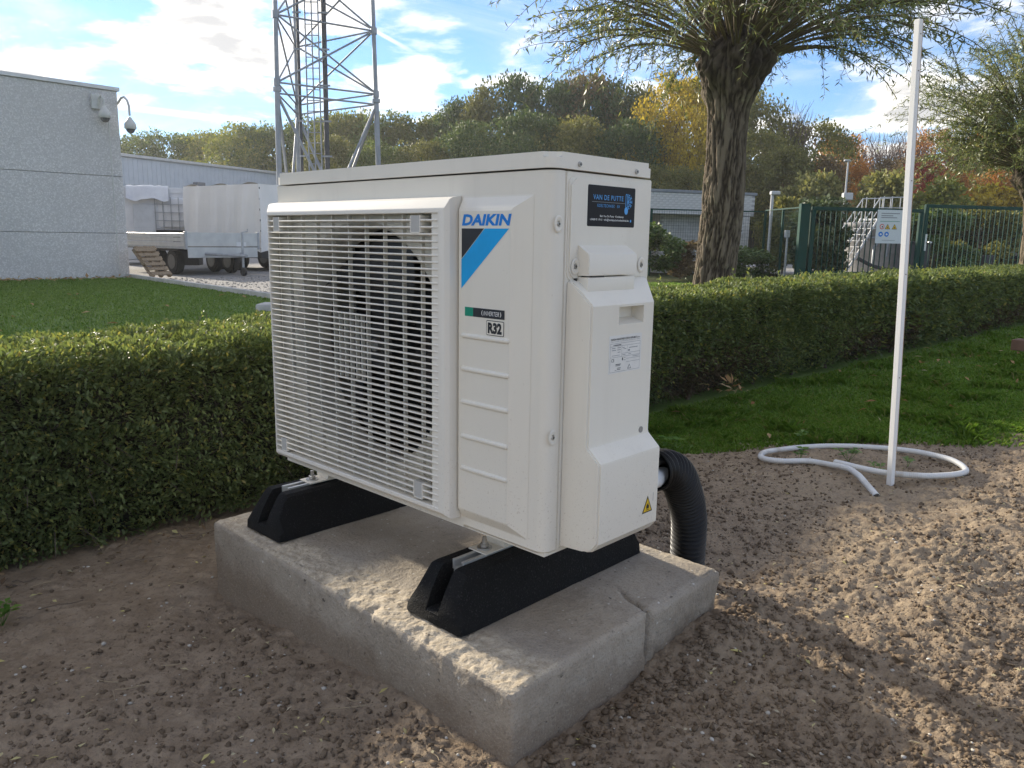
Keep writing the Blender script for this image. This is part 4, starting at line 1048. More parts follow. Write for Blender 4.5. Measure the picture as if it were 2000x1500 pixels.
for k in range(5):
    a = -PI / 2 + 0.25 + k * (PI - 0.5) / 4; ca, sa = math.cos(a), math.sin(a)
    def seg(p, q, w):
        d = (Vector(q) - Vector(p)).normalized(); nn_ = Vector((-d.y, d.x)) * w / 2
        bm.faces.new([bm.verts.new((XT + 0.0001 * k, *(Vector(e) + sgn * nn_))) for e, sgn in ((p, 1), (q, 1), (q, -1), (p, -1))])
    c0 = (0.2055, 0.6285); tip = (c0[0] + 0.0135 * ca, c0[1] + 0.0135 * sa); seg(c0, tip, 0.0013)
    for ff in (0.5, 0.78):
        m_ = (c0[0] + 0.0135 * ff * ca, c0[1] + 0.0135 * ff * sa)
        for dd in (0.75, -0.75): seg(m_, (m_[0] + 0.0042 * math.cos(a + dd), m_[1] + 0.0042 * math.sin(a + dd)), 0.001)
ob('snowflake', bm_mesh(bm, 'snowflake'), INK_SKY, th)
# rating label on the valve cover
XL = 0.0503
rl = prism('rating_label', LABEL, cover, rrect(0.1035, 0.2025, 0.326, 0.394, 0.002, 3), 'x', 0.0500, XL)
XL2 = XL + 0.0003
text('lettering', 'DAIKIN INDUSTRIES CZECH REPUBLIC s.r.o.', INK_BLACK, rl, 'side', XL2, 0.108, 0.197, 0.3855, 0.3890, 0, 0.02)
text('lettering', 'U Nove Hospody 1/1155, 301 00 Plzen Skvrnany, Czech Republic', INK_GREY, rl, 'side', XL2, 0.108, 0.197, 0.3820, 0.3842)
L_ = 0.0005
rects('ruled_lines', INK_GREY, rl, 'side', XL2, [(0.107, 0.198, 0.3795, 0.3800), (0.107, 0.198, 0.3745, 0.3750), (0.107, 0.1075, 0.3290, 0.3795), (0.1975, 0.198, 0.3290, 0.3795), (0.141, 0.1415, 0.3555, 0.3745), (0.158, 0.1585, 0.3605, 0.3745), (0.141, 0.198, 0.3605, 0.3610), (0.107, 0.198, 0.3550, 0.3555), (0.156, 0.198, 0.3500, 0.3505), (0.156, 0.198, 0.3440, 0.3445), (0.107, 0.198, 0.3285, 0.3290)])
rects('small_print', INK_GREY, rl, 'side', XL2, [(0.112, 0.122, 0.3712, 0.3722), (0.128, 0.138, 0.3712, 0.3722), (0.112, 0.124, 0.3675, 0.3685), (0.128, 0.138, 0.3675, 0.3685), (0.129, 0.137, 0.3632, 0.3642), (0.112, 0.136, 0.3580, 0.3588), (0.143, 0.150, 0.3705, 0.3714), (0.147, 0.155, 0.3680, 0.3690), (0.163, 0.190, 0.3690, 0.3702), (0.161, 0.166, 0.3635, 0.3665), (0.143, 0.153, 0.3575, 0.3584), (0.162, 0.170, 0.3575, 0.3584), (0.175, 0.195, 0.3525, 0.3533)])
rects('bold_print', INK_BLACK, rl, 'side', XL2, [(0.116, 0.119, 0.376, 0.3775), (0.120, 0.139, 0.376, 0.3775), (0.124, 0.140, 0.3412, 0.3424), (0.124, 0.138, 0.3392, 0.3400), (0.129, 0.140, 0.3345, 0.3355), (0.129, 0.139, 0.3320, 0.3330), (0.122, 0.1275, 0.3312, 0.3318), (0.143, 0.146, 0.3480, 0.3530), (0.148, 0.1535, 0.3480, 0.3485), (0.148, 0.1535, 0.3525, 0.3530)])
text('lettering', 'CE', INK_BLACK, rl, 'side', XL2, 0.111, 0.120, 0.3470, 0.3530)
poly('hazard_triangle', INK_GREY, rl, 'side', XL2, [(0.160, 0.3310), (0.172, 0.3310), (0.166, 0.3400)])
poly('hazard_centre', LABEL, rl, 'side', XL2 + 0.0003, [(0.1625, 0.3323), (0.1695, 0.3323), (0.166, 0.3375)])
# flammable warning triangle
XWn = 0.0793
wt = poly('warning_sticker', INK_BLACK, cover, 'side', XWn, [(0.187, 0.0545), (0.2205, 0.0545), (0.2040, 0.0875)])
poly('yellow_field', INK_YEL, wt, 'side', XWn + 0.0003, [(0.1908, 0.0570), (0.2168, 0.0570), (0.2040, 0.0825)])
poly('flame', INK_BLACK, wt, 'side', XWn + 0.0006, [(0.2005, 0.0620), (0.2080, 0.0620), (0.2092, 0.0665), (0.2068, 0.0690), (0.2055, 0.0745), (0.2030, 0.0700), (0.2018, 0.0712), (0.1998, 0.0660)])
rects('bar', INK_BLACK, wt, 'side', XWn + 0.0006, [(0.1985, 0.2100, 0.0592, 0.0606)])
rects('caption', INK_GREY, wt, 'side', XWn, [(0.2215, 0.2226, 0.073, 0.090)])

# ------------------------------------------------------------------ black corrugated duct with pipes
def smooth_path(P, n):
    P = np.asarray(P, float); t0 = np.linspace(0, 1, len(P)); tt = np.linspace(0, 1, n)
    d = np.gradient(P, t0, axis=0); out = np.zeros((n, P.shape[1]))
    idx = np.clip(np.searchsorted(t0, tt, side='right') - 1, 0, len(P) - 2); h = t0[1] - t0[0]
    u = ((tt - t0[idx]) / h)[:, None]
    return (2*u**3-3*u**2+1)*P[idx] + (u**3-2*u**2+u)*h*d[idx] + (-2*u**3+3*u**2)*P[idx+1] + (u**3-u**2)*h*d[idx+1]
MAT_DUCT = M('black_duct_plastic', (0.007, 0.007, 0.0075), (0.014, 0.013, 0.012), 12, 0.4, spec=0.3, bump=0.1)
dp = [(0.318, 1.685, 0.402), (0.347, 1.72, 0.399), (0.385, 1.765, 0.372), (0.424, 1.835, 0.300), (0.450, 1.885, 0.219), (0.459, 1.915, 0.130), (0.462, 1.93, 0.03), (0.462, 1.94, -0.08)]
duct = empty('corrugated_duct', (0.5, 2.02, 0), 0, 'black corrugated duct curving from the heat pump into the soil', 'duct')
n = 420; pp = smooth_path(dp, n)
q = np.concatenate([[0], np.cumsum(np.linalg.norm(np.diff(pp, axis=0), axis=1))])
rad = 0.0415 + 0.0040 * np.sin(q / 0.0150 * 2 * PI)
V, F = tube_np(pp - np.array([0.5, 2.02, 0]), rad, 36)
ob('sleeve', mesh_np('sleeve', V, F, True), MAT_DUCT, duct)
V, F = tube_np(pp[:140] - np.array([0.5, 2.02, 0]), 0.0365, 24)
ob('inner_wall', mesh_np('inner_wall', V, F[:, ::-1], True), MAT_DUCT, duct)
MAT_INSUL = M('white_pipe_foam', (0.78, 0.78, 0.76), (0.66, 0.66, 0.64), 20, 0.7, bump=0.2, bscale=30)
pw_ = smooth_path([(0.262, 1.60, 0.395), (0.30, 1.655, 0.398), (0.345, 1.715, 0.396), (0.385, 1.765, 0.370), (0.424, 1.835, 0.300), (0.450, 1.885, 0.219)], 40)
ip = empty('insulated_pipe', (0.335, 1.78, 0.39), 0, 'white foam insulated pipe entering the black duct mouth', 'pipe')
V, F = tube_np(pw_ - np.array([0.335, 1.78, 0.39]) + np.array([-0.002, -0.006, -0.012]), 0.020 + 0.0015 * np.sin(np.arange(40) * 1.7), 16)
ob('foam_sleeve', mesh_np('foam_sleeve', V, F, True), MAT_INSUL, ip)
V, F = tube_np(pw_ - np.array([0.335, 1.78, 0.39]) + np.array([0.004, 0.008, 0.020]), 0.007, 10)
cb = ob('power_cable', mesh_np('power_cable', V, F, True), M('grey_cable', (0.11, 0.11, 0.115), None, 9, 0.5))
cb.location = (0.335, 1.78, 0.39); tag(cb, 'dark grey cable beside the white pipe in the duct mouth', 'cable')

# ------------------------------------------------------------------ white conduit loop and batten
lp = [(1.321, 2.719), (1.318, 2.85), (1.318, 2.989), (1.243, 3.114), (1.12, 3.135), (1.058, 3.211), (1.120, 3.322), (1.302, 3.391), (1.497, 3.368), (1.640, 3.31), (1.737, 3.218), (1.798, 3.122), (1.795, 2.994), (1.705, 2.922), (1.577, 2.903), (1.465, 2.917), (1.38, 2.993), (1.32, 3.096)]
lp = np.array(lp); n = 900
pp = smooth_path(np.hstack([lp, np.zeros((len(lp), 1))]), n)
pp[:, 2] = [float(base_h(a, b_)) + 0.024 for a, b_ in pp[:, :2]]
pp[:, 2] += 0.012 * fbm(np.linspace(0, 9, n), np.zeros(n), 2, 66)
pp[:60, 2] -= np.linspace(0.03, 0, 60)
q = np.concatenate([[0], np.cumsum(np.linalg.norm(np.diff(pp, axis=0), axis=1))])
V, F = tube_np(pp, 0.0112 + 0.0007 * np.sin(q / 0.0075 * 2 * PI), 12)
V[:, 2] = V[:, 2]
me = mesh_np('conduit', V, F, True)
cd_ = ob('conduit', me, M('white_conduit_plastic', (0.66, 0.66, 0.64), (0.42, 0.36, 0.28), 9, 0.55, lo=0.52, hi=0.8))
tag(cd_, 'thin white corrugated conduit lying in a loop on the soil', 'conduit')
bt = empty('batten', (1.452, 2.89, 0), 0, 'tall thin white painted wooden batten standing in the soil', 'batten')
MAT_BAT = M('white_painted_wood', (0.80, 0.79, 0.76), (0.68, 0.64, 0.56), 5, 0.6, lo=0.5, hi=0.8, bump=0.15, bscale=20, stretch=(1, 1, 0.1))
m, t, b = mat_base('bare_wood_edge'); b.inputs['Roughness'].default_value = 0.85
t.links.new(mixc(t, sstep(t, tex_noise(t, 6, 5, 0.6, stretch=(1, 1, 0.6)), 0.35, 0.6), (0.62, 0.58, 0.50), (0.36, 0.22, 0.12)), b.inputs['Base Color']); MAT_BARE = m
Mb = Matrix(((1, 0, -0.073 / 1.67, 0), (0, 1, 0, 0), (0, 0, 1, 0), (0, 0, 0, 1))) @ Matrix.Rotation(0.55, 4, 'Z')
box('stick', MAT_BAT, bt, -0.0115, 0.0095, -0.010, 0.010, -0.12, 1.668, 0.001, 1, Mb)
box('raw_edge', MAT_BARE, bt, 0.0097, 0.0122, -0.0098, 0.0098, -0.12, 1.667, 0.0, 1, Mb)
for z in (0.42, 0.8, 1.13, 1.5, 1.62):
    bm = bmesh.new(); bmesh.ops.create_cone(bm, cap_ends=True, segments=8, radius1=0.0022, radius2=0.0018, depth=0.002, matrix=Mb @ Matrix.Translation((-0.001, -0.0108, z)) @ Matrix.Rotation(PI / 2, 4, 'X'))
    ob('nail', bm_mesh(bm, 'nail'), M('nail_rust', (0.20, 0.15, 0.11), None, 9, 0.7), bt)

# ------------------------------------------------------------------ small weeds
MAT_WEED = leaf_mat('weed_leaf', [(0, (0.07, 0.16, 0.025)), (0.6, (0.12, 0.23, 0.04)), (1, (0.19, 0.29, 0.07))], 0.35, 0.4, 0.4)
def weed(x, y, n, L, hgt, label, z=None):
    z0 = float(soil_h(np.array([x]), np.array([y]))[0]) if z is None else z
    o = empty('weed', (x, y, z0), 0, label, 'weed', 'weeds sprouting from the soil')
    parts = []; C_, D_, U_, Ls = [], [], [], []
    for k in range(n):
        a = rng.random() * 6.28; r = rng.random() * hgt * 0.8
        tip = np.array([math.cos(a) * r, math.sin(a) * r, hgt * (0.5 + 0.6 * rng.random())])
        parts.append(tube_np(np.linspace(0, 1, 4)[:, None] * tip, 0.0008, 4))
        for s in range(3):
            aa = a + s * 2.1; d = np.array([math.cos(aa), math.sin(aa), 0.25])
            C_.append(tip); D_.append(d); U_.append([0, 0, 1]); Ls.append(L * (0.7 + 0.6 * rng.random()))
    V, F = cat_np(parts); ob('stems', mesh_np('stems', V, F), MAT_WEED, o)
    V, F = leaves_np(np.array(C_), np.array(D_), np.array(U_, float), np.array(Ls), np.array(Ls) * 0.62)
    tag(ob('leaves', mesh_np('leaves', V, F), MAT_WEED, o), kind='stuff')
weed(1.20, 3.16, 5, 0.030, 0.05, 'small leafy weed inside the left end of the conduit loop')
weed(1.42, 3.20, 7, 0.030, 0.06, 'bushy green weed in the middle of the conduit loop')
weed(1.30, 3.42, 5, 0.030, 0.08, 'light green weed rising behind the conduit loop left of centre')
weed(1.62, 3.10, 4, 0.022, 0.05, 'tiny weed between the batten and the right end of the loop')
weed(1.47, 3.02, 5, 0.025, 0.05, 'dark little weed close to the batten foot')
weed(-1.25, 1.80, 9, 0.026, 0.05, 'broad leaved green weed at the left edge under the hedge')
weed(0.72, 3.50, 7, 0.040, 0.07, 'broad leaved weed at the lawn edge beside the black duct')
weed(1.98, 2.66, 4, 0.03, 0.04, 'pale weed on the sunlit soil at the far right')

# ------------------------------------------------------------------ concrete building on the left
BCx, BCy = -8.06, 16.65
bdir = math.atan2(-0.741, -0.671)
def agg(name, c1, c2, c3):
    m, t, b = mat_base(name); b.inputs['Roughness'].default_value = 0.9; b.inputs['Specular IOR Level'].default_value = 0.2
    vo = t.nodes.new('ShaderNodeTexVoronoi'); vo.inputs['Scale'].default_value = 48; tcn = t.nodes.new('ShaderNodeTexCoord'); t.links.new(tcn.outputs['Object'], vo.inputs['Vector'])
    sc = t.nodes.new('ShaderNodeSeparateColor'); t.links.new(vo.outputs['Color'], sc.inputs[0])
    col = mixc(t, sc.outputs[0], c1, c2); col = mixc(t, mth(t, 'GREATER_THAN', sc.outputs[1], 0.8), col, c3)
    col = mixc(t, mth(t, 'MULTIPLY', sstep(t, tex_noise(t, 0.8, 4), 0.3, 0.7), 0.25), col, tuple(x * 0.8 for x in c1))
    t.links.new(col, b.inputs['Base Color']); bumpify(t, b, vo.outputs['Distance'], 0.5, 0.01); return m
MAT_AGG = agg('washed_aggregate_concrete', (0.50, 0.49, 0.48), (0.60, 0.59, 0.58), (0.68, 0.67, 0.66))
MAT_JOINT = M('joint_sealant', (0.40, 0.40, 0.40), None, 10, 0.8)
MAT_COPE = M('coping_metal', (0.62, 0.62, 0.61), (0.55, 0.55, 0.54), 5, 0.45, 0.3)
bd = empty('concrete_building', (BCx, BCy, 0), bdir, 'flat roofed building of grey aggregate concrete panels on the left', 'building')
# local x runs along the wall away from the corner, local y points into the building (camera side is -y... see depth)
zs = [-0.1, 0.885, 2.025, 3.70]
for a, c_ in zip(zs, zs[1:]):
    xx = 0.0
    while xx < 17.5:
        box('wall_panel', MAT_AGG, bd, xx + 0.006, xx + 5.99, -0.16, 0.0, a + 0.005, c_ - 0.005, 0.006, 1); xx += 6.0
    box('end_panel', MAT_AGG, bd, 0.0, 0.16, -9.0, -0.17, a + 0.008, c_ - 0.008, 0.01, 1)
box('core', MAT_JOINT, bd, 0.03, 17.9, -8.9, -0.03, -0.1, 3.69)
box('coping', MAT_COPE, bd, -0.04, 18.0, -9.0, 0.04, 3.701, 3.775, 0.006, 1)
box('roof', MAT_JOINT, bd, 0.05, 17.9, -8.9, -0.05, 3.776, 3.79)
def dome_camera(root, P0, path, zc, R0=0.11):
    tube('arm', MAT_CAMW, root, path, 0.022, 10)
    prof = [(0.0, 0.16), (0.03, 0.155), (0.045, 0.12), (0.075, 0.08), (0.11, 0.02), (0.115, -0.06), (0.10, -0.075)]
    V = []; ns = 20; a = np.arange(ns) * 2 * PI / ns
    for r, z in prof: V.append(np.stack([P0[0] + r * np.cos(a), P0[1] + r * np.sin(a), np.full(ns, zc + z)], -1))
    V = np.concatenate(V); i = np.arange(len(prof) - 1)[:, None] * ns; j = np.arange(ns)[None]
    F = np.stack([i + j, i + (j + 1) % ns, i + ns + (j + 1) % ns, i + ns + j], -1).reshape(-1, 4)
    ob('housing', mesh_np('housing', V, F, True), MAT_CAMW, root)
    bm = bmesh.new(); bmesh.ops.create_uvsphere(bm, u_segments=16, v_segments=10, radius=0.085, matrix=Matrix.Translation((P0[0], P0[1], zc - 0.075)))
    ob('dome', bm_mesh(bm, 'dome', 1.5), MAT_DOME, root)
MAT_CAMW = M('camera_housing', (0.58, 0.58, 0.55), None, 9, 0.5); MAT_DOME = M('smoked_dome', (0.12, 0.12, 0.125), None, 9, 0.15)
c1 = empty('security_camera', (-7.95, 16.55, 0), 0, 'grey dome camera on a curved arm beyond the building corner', 'camera')
dome_camera(c1, (0.22, -0.13), [(-0.12, 0.1, 3.46), (0.0, 0.02, 3.56), (0.1, -0.06, 3.57), (0.18, -0.11, 3.50), (0.22, -0.13, 3.38), (0.22, -0.13, 3.2)], 3.02)
c2 = empty('security_camera', (-8.25, 16.28, 0), 0, 'dome camera close to the wall face with a conduit below it', 'camera')
box('mounting_plate', MAT_CAMW, c2, -0.13, 0.07, 0.02, 0.06, 3.30, 3.58, 0.01, 1, Matrix.Rotation(bdir + PI, 4, 'Z'))
dome_camera(c2, (0.12, -0.05), [(-0.02, 0.0, 3.36), (0.03, -0.04, 3.5), (0.08, -0.06, 3.55), (0.12, -0.05, 3.48), (0.12, -0.05, 3.32)], 3.2)
for k in (0,):
    tube('conduit', MAT_CAMW, c2, [(0.11, 0.10, 3.2), (0.10, 0.12, 2.6), (0.10, 0.11, 0.1)], 0.012, 6)
for k in range(26):
    pass
# fallen leaves along the wall
nlf = 160; al = rng.random(nlf) ** 0.8 * 3.0; offn = 0.15 + np.abs(rng.normal(0, 0.25, nlf))
wd = np.array([-0.671, -0.741]); wn = np.array([0.741, -0.671])
P = np.stack([BCx + wd[0] * al + wn[0] * offn, BCy + wd[1] * al + wn[1] * offn, np.full(nlf, 0.01)], -1)
far = rng.random(20)
P2 = np.stack([rng.uniform(-6.5, -3.5, 14), rng.uniform(7, 13, 14), np.full(14, 0.015)], -1)
P = np.concatenate([P, P2]); Dv = rdir(len(P)); Dv[:, 2] *= 0.3
V, F = leaves_np(P, Dv, np.array([0, 0, 1.0]) + 0.5 * rdir(len(P)), rng.uniform(0.05, 0.13, len(P)), rng.uniform(0.03, 0.07, len(P)))
tag(ob('autumn_leaves', mesh_np('autumn_leaves', V, F), leaf_mat('brown_fallen_leaf', [(0, (0.36, 0.20, 0.09)), (0.6, (0.46, 0.30, 0.14)), (1, (0.5, 0.40, 0.22))], 0.2, 0.7)), 'brown fallen leaves along the foot of the concrete wall', 'leaf litter', kind='stuff')

# ------------------------------------------------------------------ industrial hall behind the yard
MAT_CLAD = M('pale_metal_cladding', (0.56, 0.60, 0.64), (0.52, 0.56, 0.60), 3, 0.5, 0.1)
MAT_WHITE = M('white_sheet', (0.72, 0.73, 0.73), (0.64, 0.65, 0.66), 3, 0.55); MAT_BEIGE = M('beige_door', (0.42, 0.41, 0.36), (0.36, 0.35, 0.31), 3, 0.7)
HLx, HLy, HRx, HRy = -18.3, 32.3, -10.6, 49.0
ha = math.atan2(HRy - HLy, HRx - HLx); hl = math.hypot(HRx - HLx, HRy - HLy)
hall = empty('industrial_hall', (HLx, HLy, 0), ha, 'long low pale metal clad hall behind the trailers', 'building')
box('wall', MAT_CLAD, hall, 0, hl, 0.15, 9, -0.1, 4.15)
q = 0.0
while q < hl:
    box('cladding_sheet', MAT_CLAD, hall, q + 0.005, q + 0.245, 0.125, 0.149, 2.97, 4.14, 0.012, 1); q += 0.25
box('fascia', MAT_COPE, hall, -0.1, hl + 0.1, 0.0, 9.1, 4.151, 4.27, 0.01, 1)
box('loading_door', MAT_BEIGE, hall, 4.7, 6.95, 0.06, 0.148, -0.05, 2.95)
for k in range(5): box('door_rib', MAT_BEIGE, hall, 4.7, 6.95, 0.04, 0.059, 0.55 + k * 0.5, 0.59 + k * 0.5)
for x0 in (4.6, 7.05): box('door_post', MAT_WHITE, hall, x0 - 0.1, x0 + 0.1, 0.02, 0.147, -0.05, 2.94)
fl_ = empty('floodlight', (-15.35, 38.6, 0), ha, 'small grey floodlight on the hall wall above the tarpaulin trailer', 'floodlight')
box('lamp_head', M('lamp_grey', (0.2, 0.21, 0.22), None, 9, 0.5), fl_, -0.22, 0.22, -0.55, -0.2, 3.1, 3.3, 0.02); box('bracket', MAT_COPE, fl_, -0.04, 0.04, -0.2, 0.12, 3.17, 3.25)

# white site cabin with a folded sheet on top
cbn = empty('site_cabin', (-11.75, 23.7, 0), 0.35, 'white ribbed site cabin with a folded sheet on its roof', 'cabin')
box('body', MAT_WHITE, cbn, 0, 1.9, 0, 2.2, 0.1, 2.25, 0.02, 1)
for k in range(14): box('rib', MAT_WHITE, cbn, 1.25, 1.88, -0.02, -0.001, 0.2 + k * 0.145, 0.27 + k * 0.145)
box('door', M('cabin_door', (0.62, 0.65, 0.67), None, 4, 0.5), cbn, 0.45, 1.2, -0.03, -0.001, 0.15, 1.75, 0.01, 1)
X, Y = np.meshgrid(np.linspace(0.3, 1.45, 24), np.linspace(-0.22, 1.4, 20), indexing='ij')
Z = 2.27 + 0.06 * np.abs(fbm(X * 5, Y * 5, 3, 55)) - 0.42 * ss(0.0, -0.2, Y) * (0.7 + 0.6 * vnoise(X * 4, Y * 0, 3))
i = np.arange(23)[:, None] * 20; j = np.arange(19)[None]
ob('folded_sheet', mesh_np('folded_sheet', np.stack([X, Y - 0.0, Z], -1).reshape(-1, 3), np.stack([i + j, i + 20 + j, i + 21 + j, i + j + 1], -1).reshape(-1, 4), True), MAT_WHITE, cbn)

# liquid container in a cage
MAT_IBC = M('translucent_white_plastic', (0.74, 0.75, 0.75), (0.66, 0.67, 0.68), 3, 0.4); MAT_GALV = M('galvanised_steel', (0.42, 0.44, 0.46), (0.34, 0.36, 0.38), 9, 0.5, 0.5)
ibc = empty('tank_cage', (-10.75, 24.0, 0), 0.22, 'white liquid container in a grey tube cage', 'tank')
box('bottle', MAT_IBC, ibc, 0.04, 1.12, 0.04, 0.96, 1.06, 1.95, 0.06, 3)
for k in range(6): box('cage_upright', MAT_GALV, ibc, 0.0 + k * 0.222, 0.022 + k * 0.222, 0.0, 0.022, 1.0, 1.96)
for k in range(5): box('cage_upright', MAT_GALV, ibc, 1.135, 1.157, 0.16 + k * 0.2, 0.182 + k * 0.2, 1.0, 1.96)
for z in (1.02, 1.26, 1.5, 1.74):
    box('cage_bar', MAT_GALV, ibc, 0, 1.13, -0.023, -0.001, z, z + 0.022); box('cage_bar', MAT_GALV, ibc, 1.158, 1.18, 0.0, 1.0, z, z + 0.022)
box('pallet_base', MAT_DARK, ibc, 0, 1.2, 0.03, 1.0, 0.86, 0.995)
box('stand', MAT_DARK, ibc, 0.05, 1.15, 0.1, 0.9, -0.05, 0.855)

# ------------------------------------------------------------------ trailers
MAT_TARP = M('white_tarpaulin', (0.80, 0.79, 0.76), (0.77, 0.76, 0.73), 2.5, 0.55); MAT_TYRE = M('tyre_rubber', (0.02, 0.02, 0.021), (0.035, 0.034, 0.033), 9, 0.8)
MAT_RIM = M('wheel_rim', (0.12, 0.12, 0.12), None, 9, 0.4, 0.6); MAT_ALUB = M('alu_side_board', (0.56, 0.57, 0.56), (0.48, 0.49, 0.49), 4, 0.45, 0.35)
MAT_BLK = M('black_chassis', (0.025, 0.025, 0.026), None, 8, 0.6)
def wheel(parent, x, y, r=0.30, w=0.18):
    o = empty('wheel'); o.parent = parent
    bm = bmesh.new(); bmesh.ops.create_cone(bm, cap_ends=True, segments=28, radius1=r, radius2=r, depth=w, matrix=Matrix.Translation((x, y, r - 0.05)) @ Matrix.Rotation(PI / 2, 4, 'X'))
    bmesh.ops.bevel(bm, geom=[e for e in bm.edges if len(e.link_faces) == 2 and e.calc_face_angle(0) > 1], offset=0.03, segments=2, affect='EDGES')
    ob('tyre', bm_mesh(bm, 'tyre', 0.6), MAT_TYRE, o)
    for sg in (-1, 1):
        bm = bmesh.new(); bmesh.ops.create_cone(bm, cap_ends=True, segments=20, radius1=r * 0.58, radius2=r * 0.5, depth=0.02, matrix=Matrix.Translation((x, y + sg * (w / 2 + 0.004), r - 0.05)) @ Matrix.Rotation(PI / 2, 4, 'X'))
        ob('rim', bm_mesh(bm, 'rim', 0.6), MAT_RIM, o)
# local frame: x runs backward along the long side, y across the width
fa = math.atan2(1.7, -1.94)
fbt = empty('flatbed_trailer', (-7.43, 18.0, 0), fa, 'low flatbed trailer with aluminium side boards and jockey wheel', 'trailer')
Wt = -1.85
for k in range(3): box('side_board', MAT_ALUB, fbt, 0.02, 3.9, -0.035, -0.005 - 0.004 * (k % 2), 0.62 + k * 0.1, 0.712 + k * 0.1, 0.008, 1)
box('far_board', MAT_ALUB, fbt, 0.02, 3.9, Wt + 0.005, Wt + 0.035, 0.62, 0.92, 0.008, 1)
box('front_board', MAT_ALUB, fbt, -0.03, 0.015, Wt, 0.0, 0.62, 0.93, 0.008, 1)
for yy in (-0.02, Wt + 0.02): box('corner_post', MAT_GALV, fbt, -0.04, 0.03, yy - 0.03, yy + 0.03, 0.55, 0.95, 0.005, 1)
box('bed', MAT_BLK, fbt, 0.0, 3.9, Wt + 0.04, -0.04, 0.54, 0.615)
box('skirt', MAT_ALUB, fbt, -0.028, -0.008, Wt + 0.05, -0.05, 0.36, 0.60, 0.005, 1)
box('edge_rail', MAT_GALV, fbt, 0.0, 3.9, -0.05, -0.008, 0.555, 0.615, 0.006, 1)
for x in (0.95, 1.75): wheel(fbt, x, -0.22); wheel(fbt, x, Wt + 0.22)
box('mudguard', MAT_BLK, fbt, 0.55, 2.15, -0.34, -0.09, 0.50, 0.538, 0.01, 1)
tube('drawbar', MAT_GALV, fbt, [(0.1, Wt / 2 + 0.5, 0.45), (-1.0, Wt / 2, 0.42)], 0.04, 6); tube('drawbar', MAT_GALV, fbt, [(0.1, Wt / 2 - 0.5, 0.45), (-1.0, Wt / 2, 0.42)], 0.04, 6)
cyl('jockey_post', MAT_GALV, fbt, (-0.72, Wt / 2 - 0.08, 0.12), (-0.72, Wt / 2 - 0.08, 0.95), 0.028, 8)
tube('crank', MAT_GALV, fbt, [(-0.72, Wt / 2 - 0.08, 0.95), (-0.72, Wt / 2 - 0.22, 0.97), (-0.72, Wt / 2 - 0.22, 1.03)], 0.012, 6)
jw = empty('jockey_wheel'); jw.parent = fbt
bm = bmesh.new(); bmesh.ops.create_cone(bm, cap_ends=True, segments=18, radius1=0.1, radius2=0.1, depth=0.06, matrix=Matrix.Translation((-0.72, Wt / 2 - 0.08, 0.06)) @ Matrix.Rotation(PI / 2, 4, 'X'))
ob('tyre', bm_mesh(bm, 'tyre', 0.6), MAT_TYRE, jw)
box('number_plate', MAT_WHITE, fbt, -0.036, -0.0285, Wt + 0.35, Wt + 0.6, 0.62, 0.72)

ta = math.atan2(1.5, -2.19)
ctr = empty('covered_trailer', (-6.55, 20.6, 0), ta, 'tall trailer under a loose white tarpaulin', 'trailer')
LX, LY, H0, H1 = 3.2, -2.0, 0.45, 2.18
def cloth(P0, U_, V_, nu, nv, seed, amp=0.05, outn=(0, 0, 0)):
    uu, vv = np.meshgrid(np.linspace(0, 1, nu), np.linspace(0, 1, nv), indexing='ij')
    lu = np.linalg.norm(U_)
    fold = amp * (fbm(uu * lu * 3.5 + 0.5 * vv, vv * 0.5, 3, seed) + 0.5 * np.sin(uu * lu * 9 + vv * 1.5 + seed)) * (0.25 + 0.75 * (1 - np.abs(2 * vv - 1.0) ** 2))
    P = np.array(P0) + uu[..., None] * np.array(U_) + vv[..., None] * np.array(V_) + fold[..., None] * np.array(outn)
    P[:, 0, 2] += 0.05 * np.sin(uu[:, 0] * lu * 5)
    return P.reshape(-1, 3), np.stack([(np.arange(nu - 1)[:, None] * nv + np.arange(nv - 1)[None]) + o_ for o_ in (0, nv, nv + 1, 1)], -1).reshape(-1, 4)
V, F = cat_np([cloth((0, 0, H0), (LX, 0, 0.0), (0, 0, H1 - H0), 110, 30, 3, 0.055, (0, 1, 0)), cloth((0, 0, H0), (0, LY, 0), (0, 0, H1 - H0), 80, 30, 7, 0.05, (-1, 0, 0)), cloth((0, LY, H0), (LX, 0, 0), (0, 0, H1 - H0), 20, 6, 8, 0.02, (0, -1, 0)), cloth((0, 0, H1), (LX, 0, 0), (0, LY, 0), 40, 20, 9, 0.03, (0, 0, 1))])
ob('tarpaulin', mesh_np('tarpaulin', V, F, True), MAT_TARP, ctr)
box('frame_bed', MAT_BLK, ctr, 0.0, LX, LY + 0.02, -0.02, 0.30, 0.5)
for x in (1.2, 2.0): wheel(ctr, x, -0.25, 0.31); wheel(ctr, x, LY + 0.25, 0.31)
for k in range(6):
    z = 0.7 + k * 0.27; box('eyelet', MAT_BLK, ctr, -0.02, 0.0, -0.035, -0.015, z, z + 0.05)
tube('drawbar', MAT_BLK, ctr, [(0.1, LY / 2, 0.4), (-1.2, LY / 2, 0.42)], 0.06, 6)

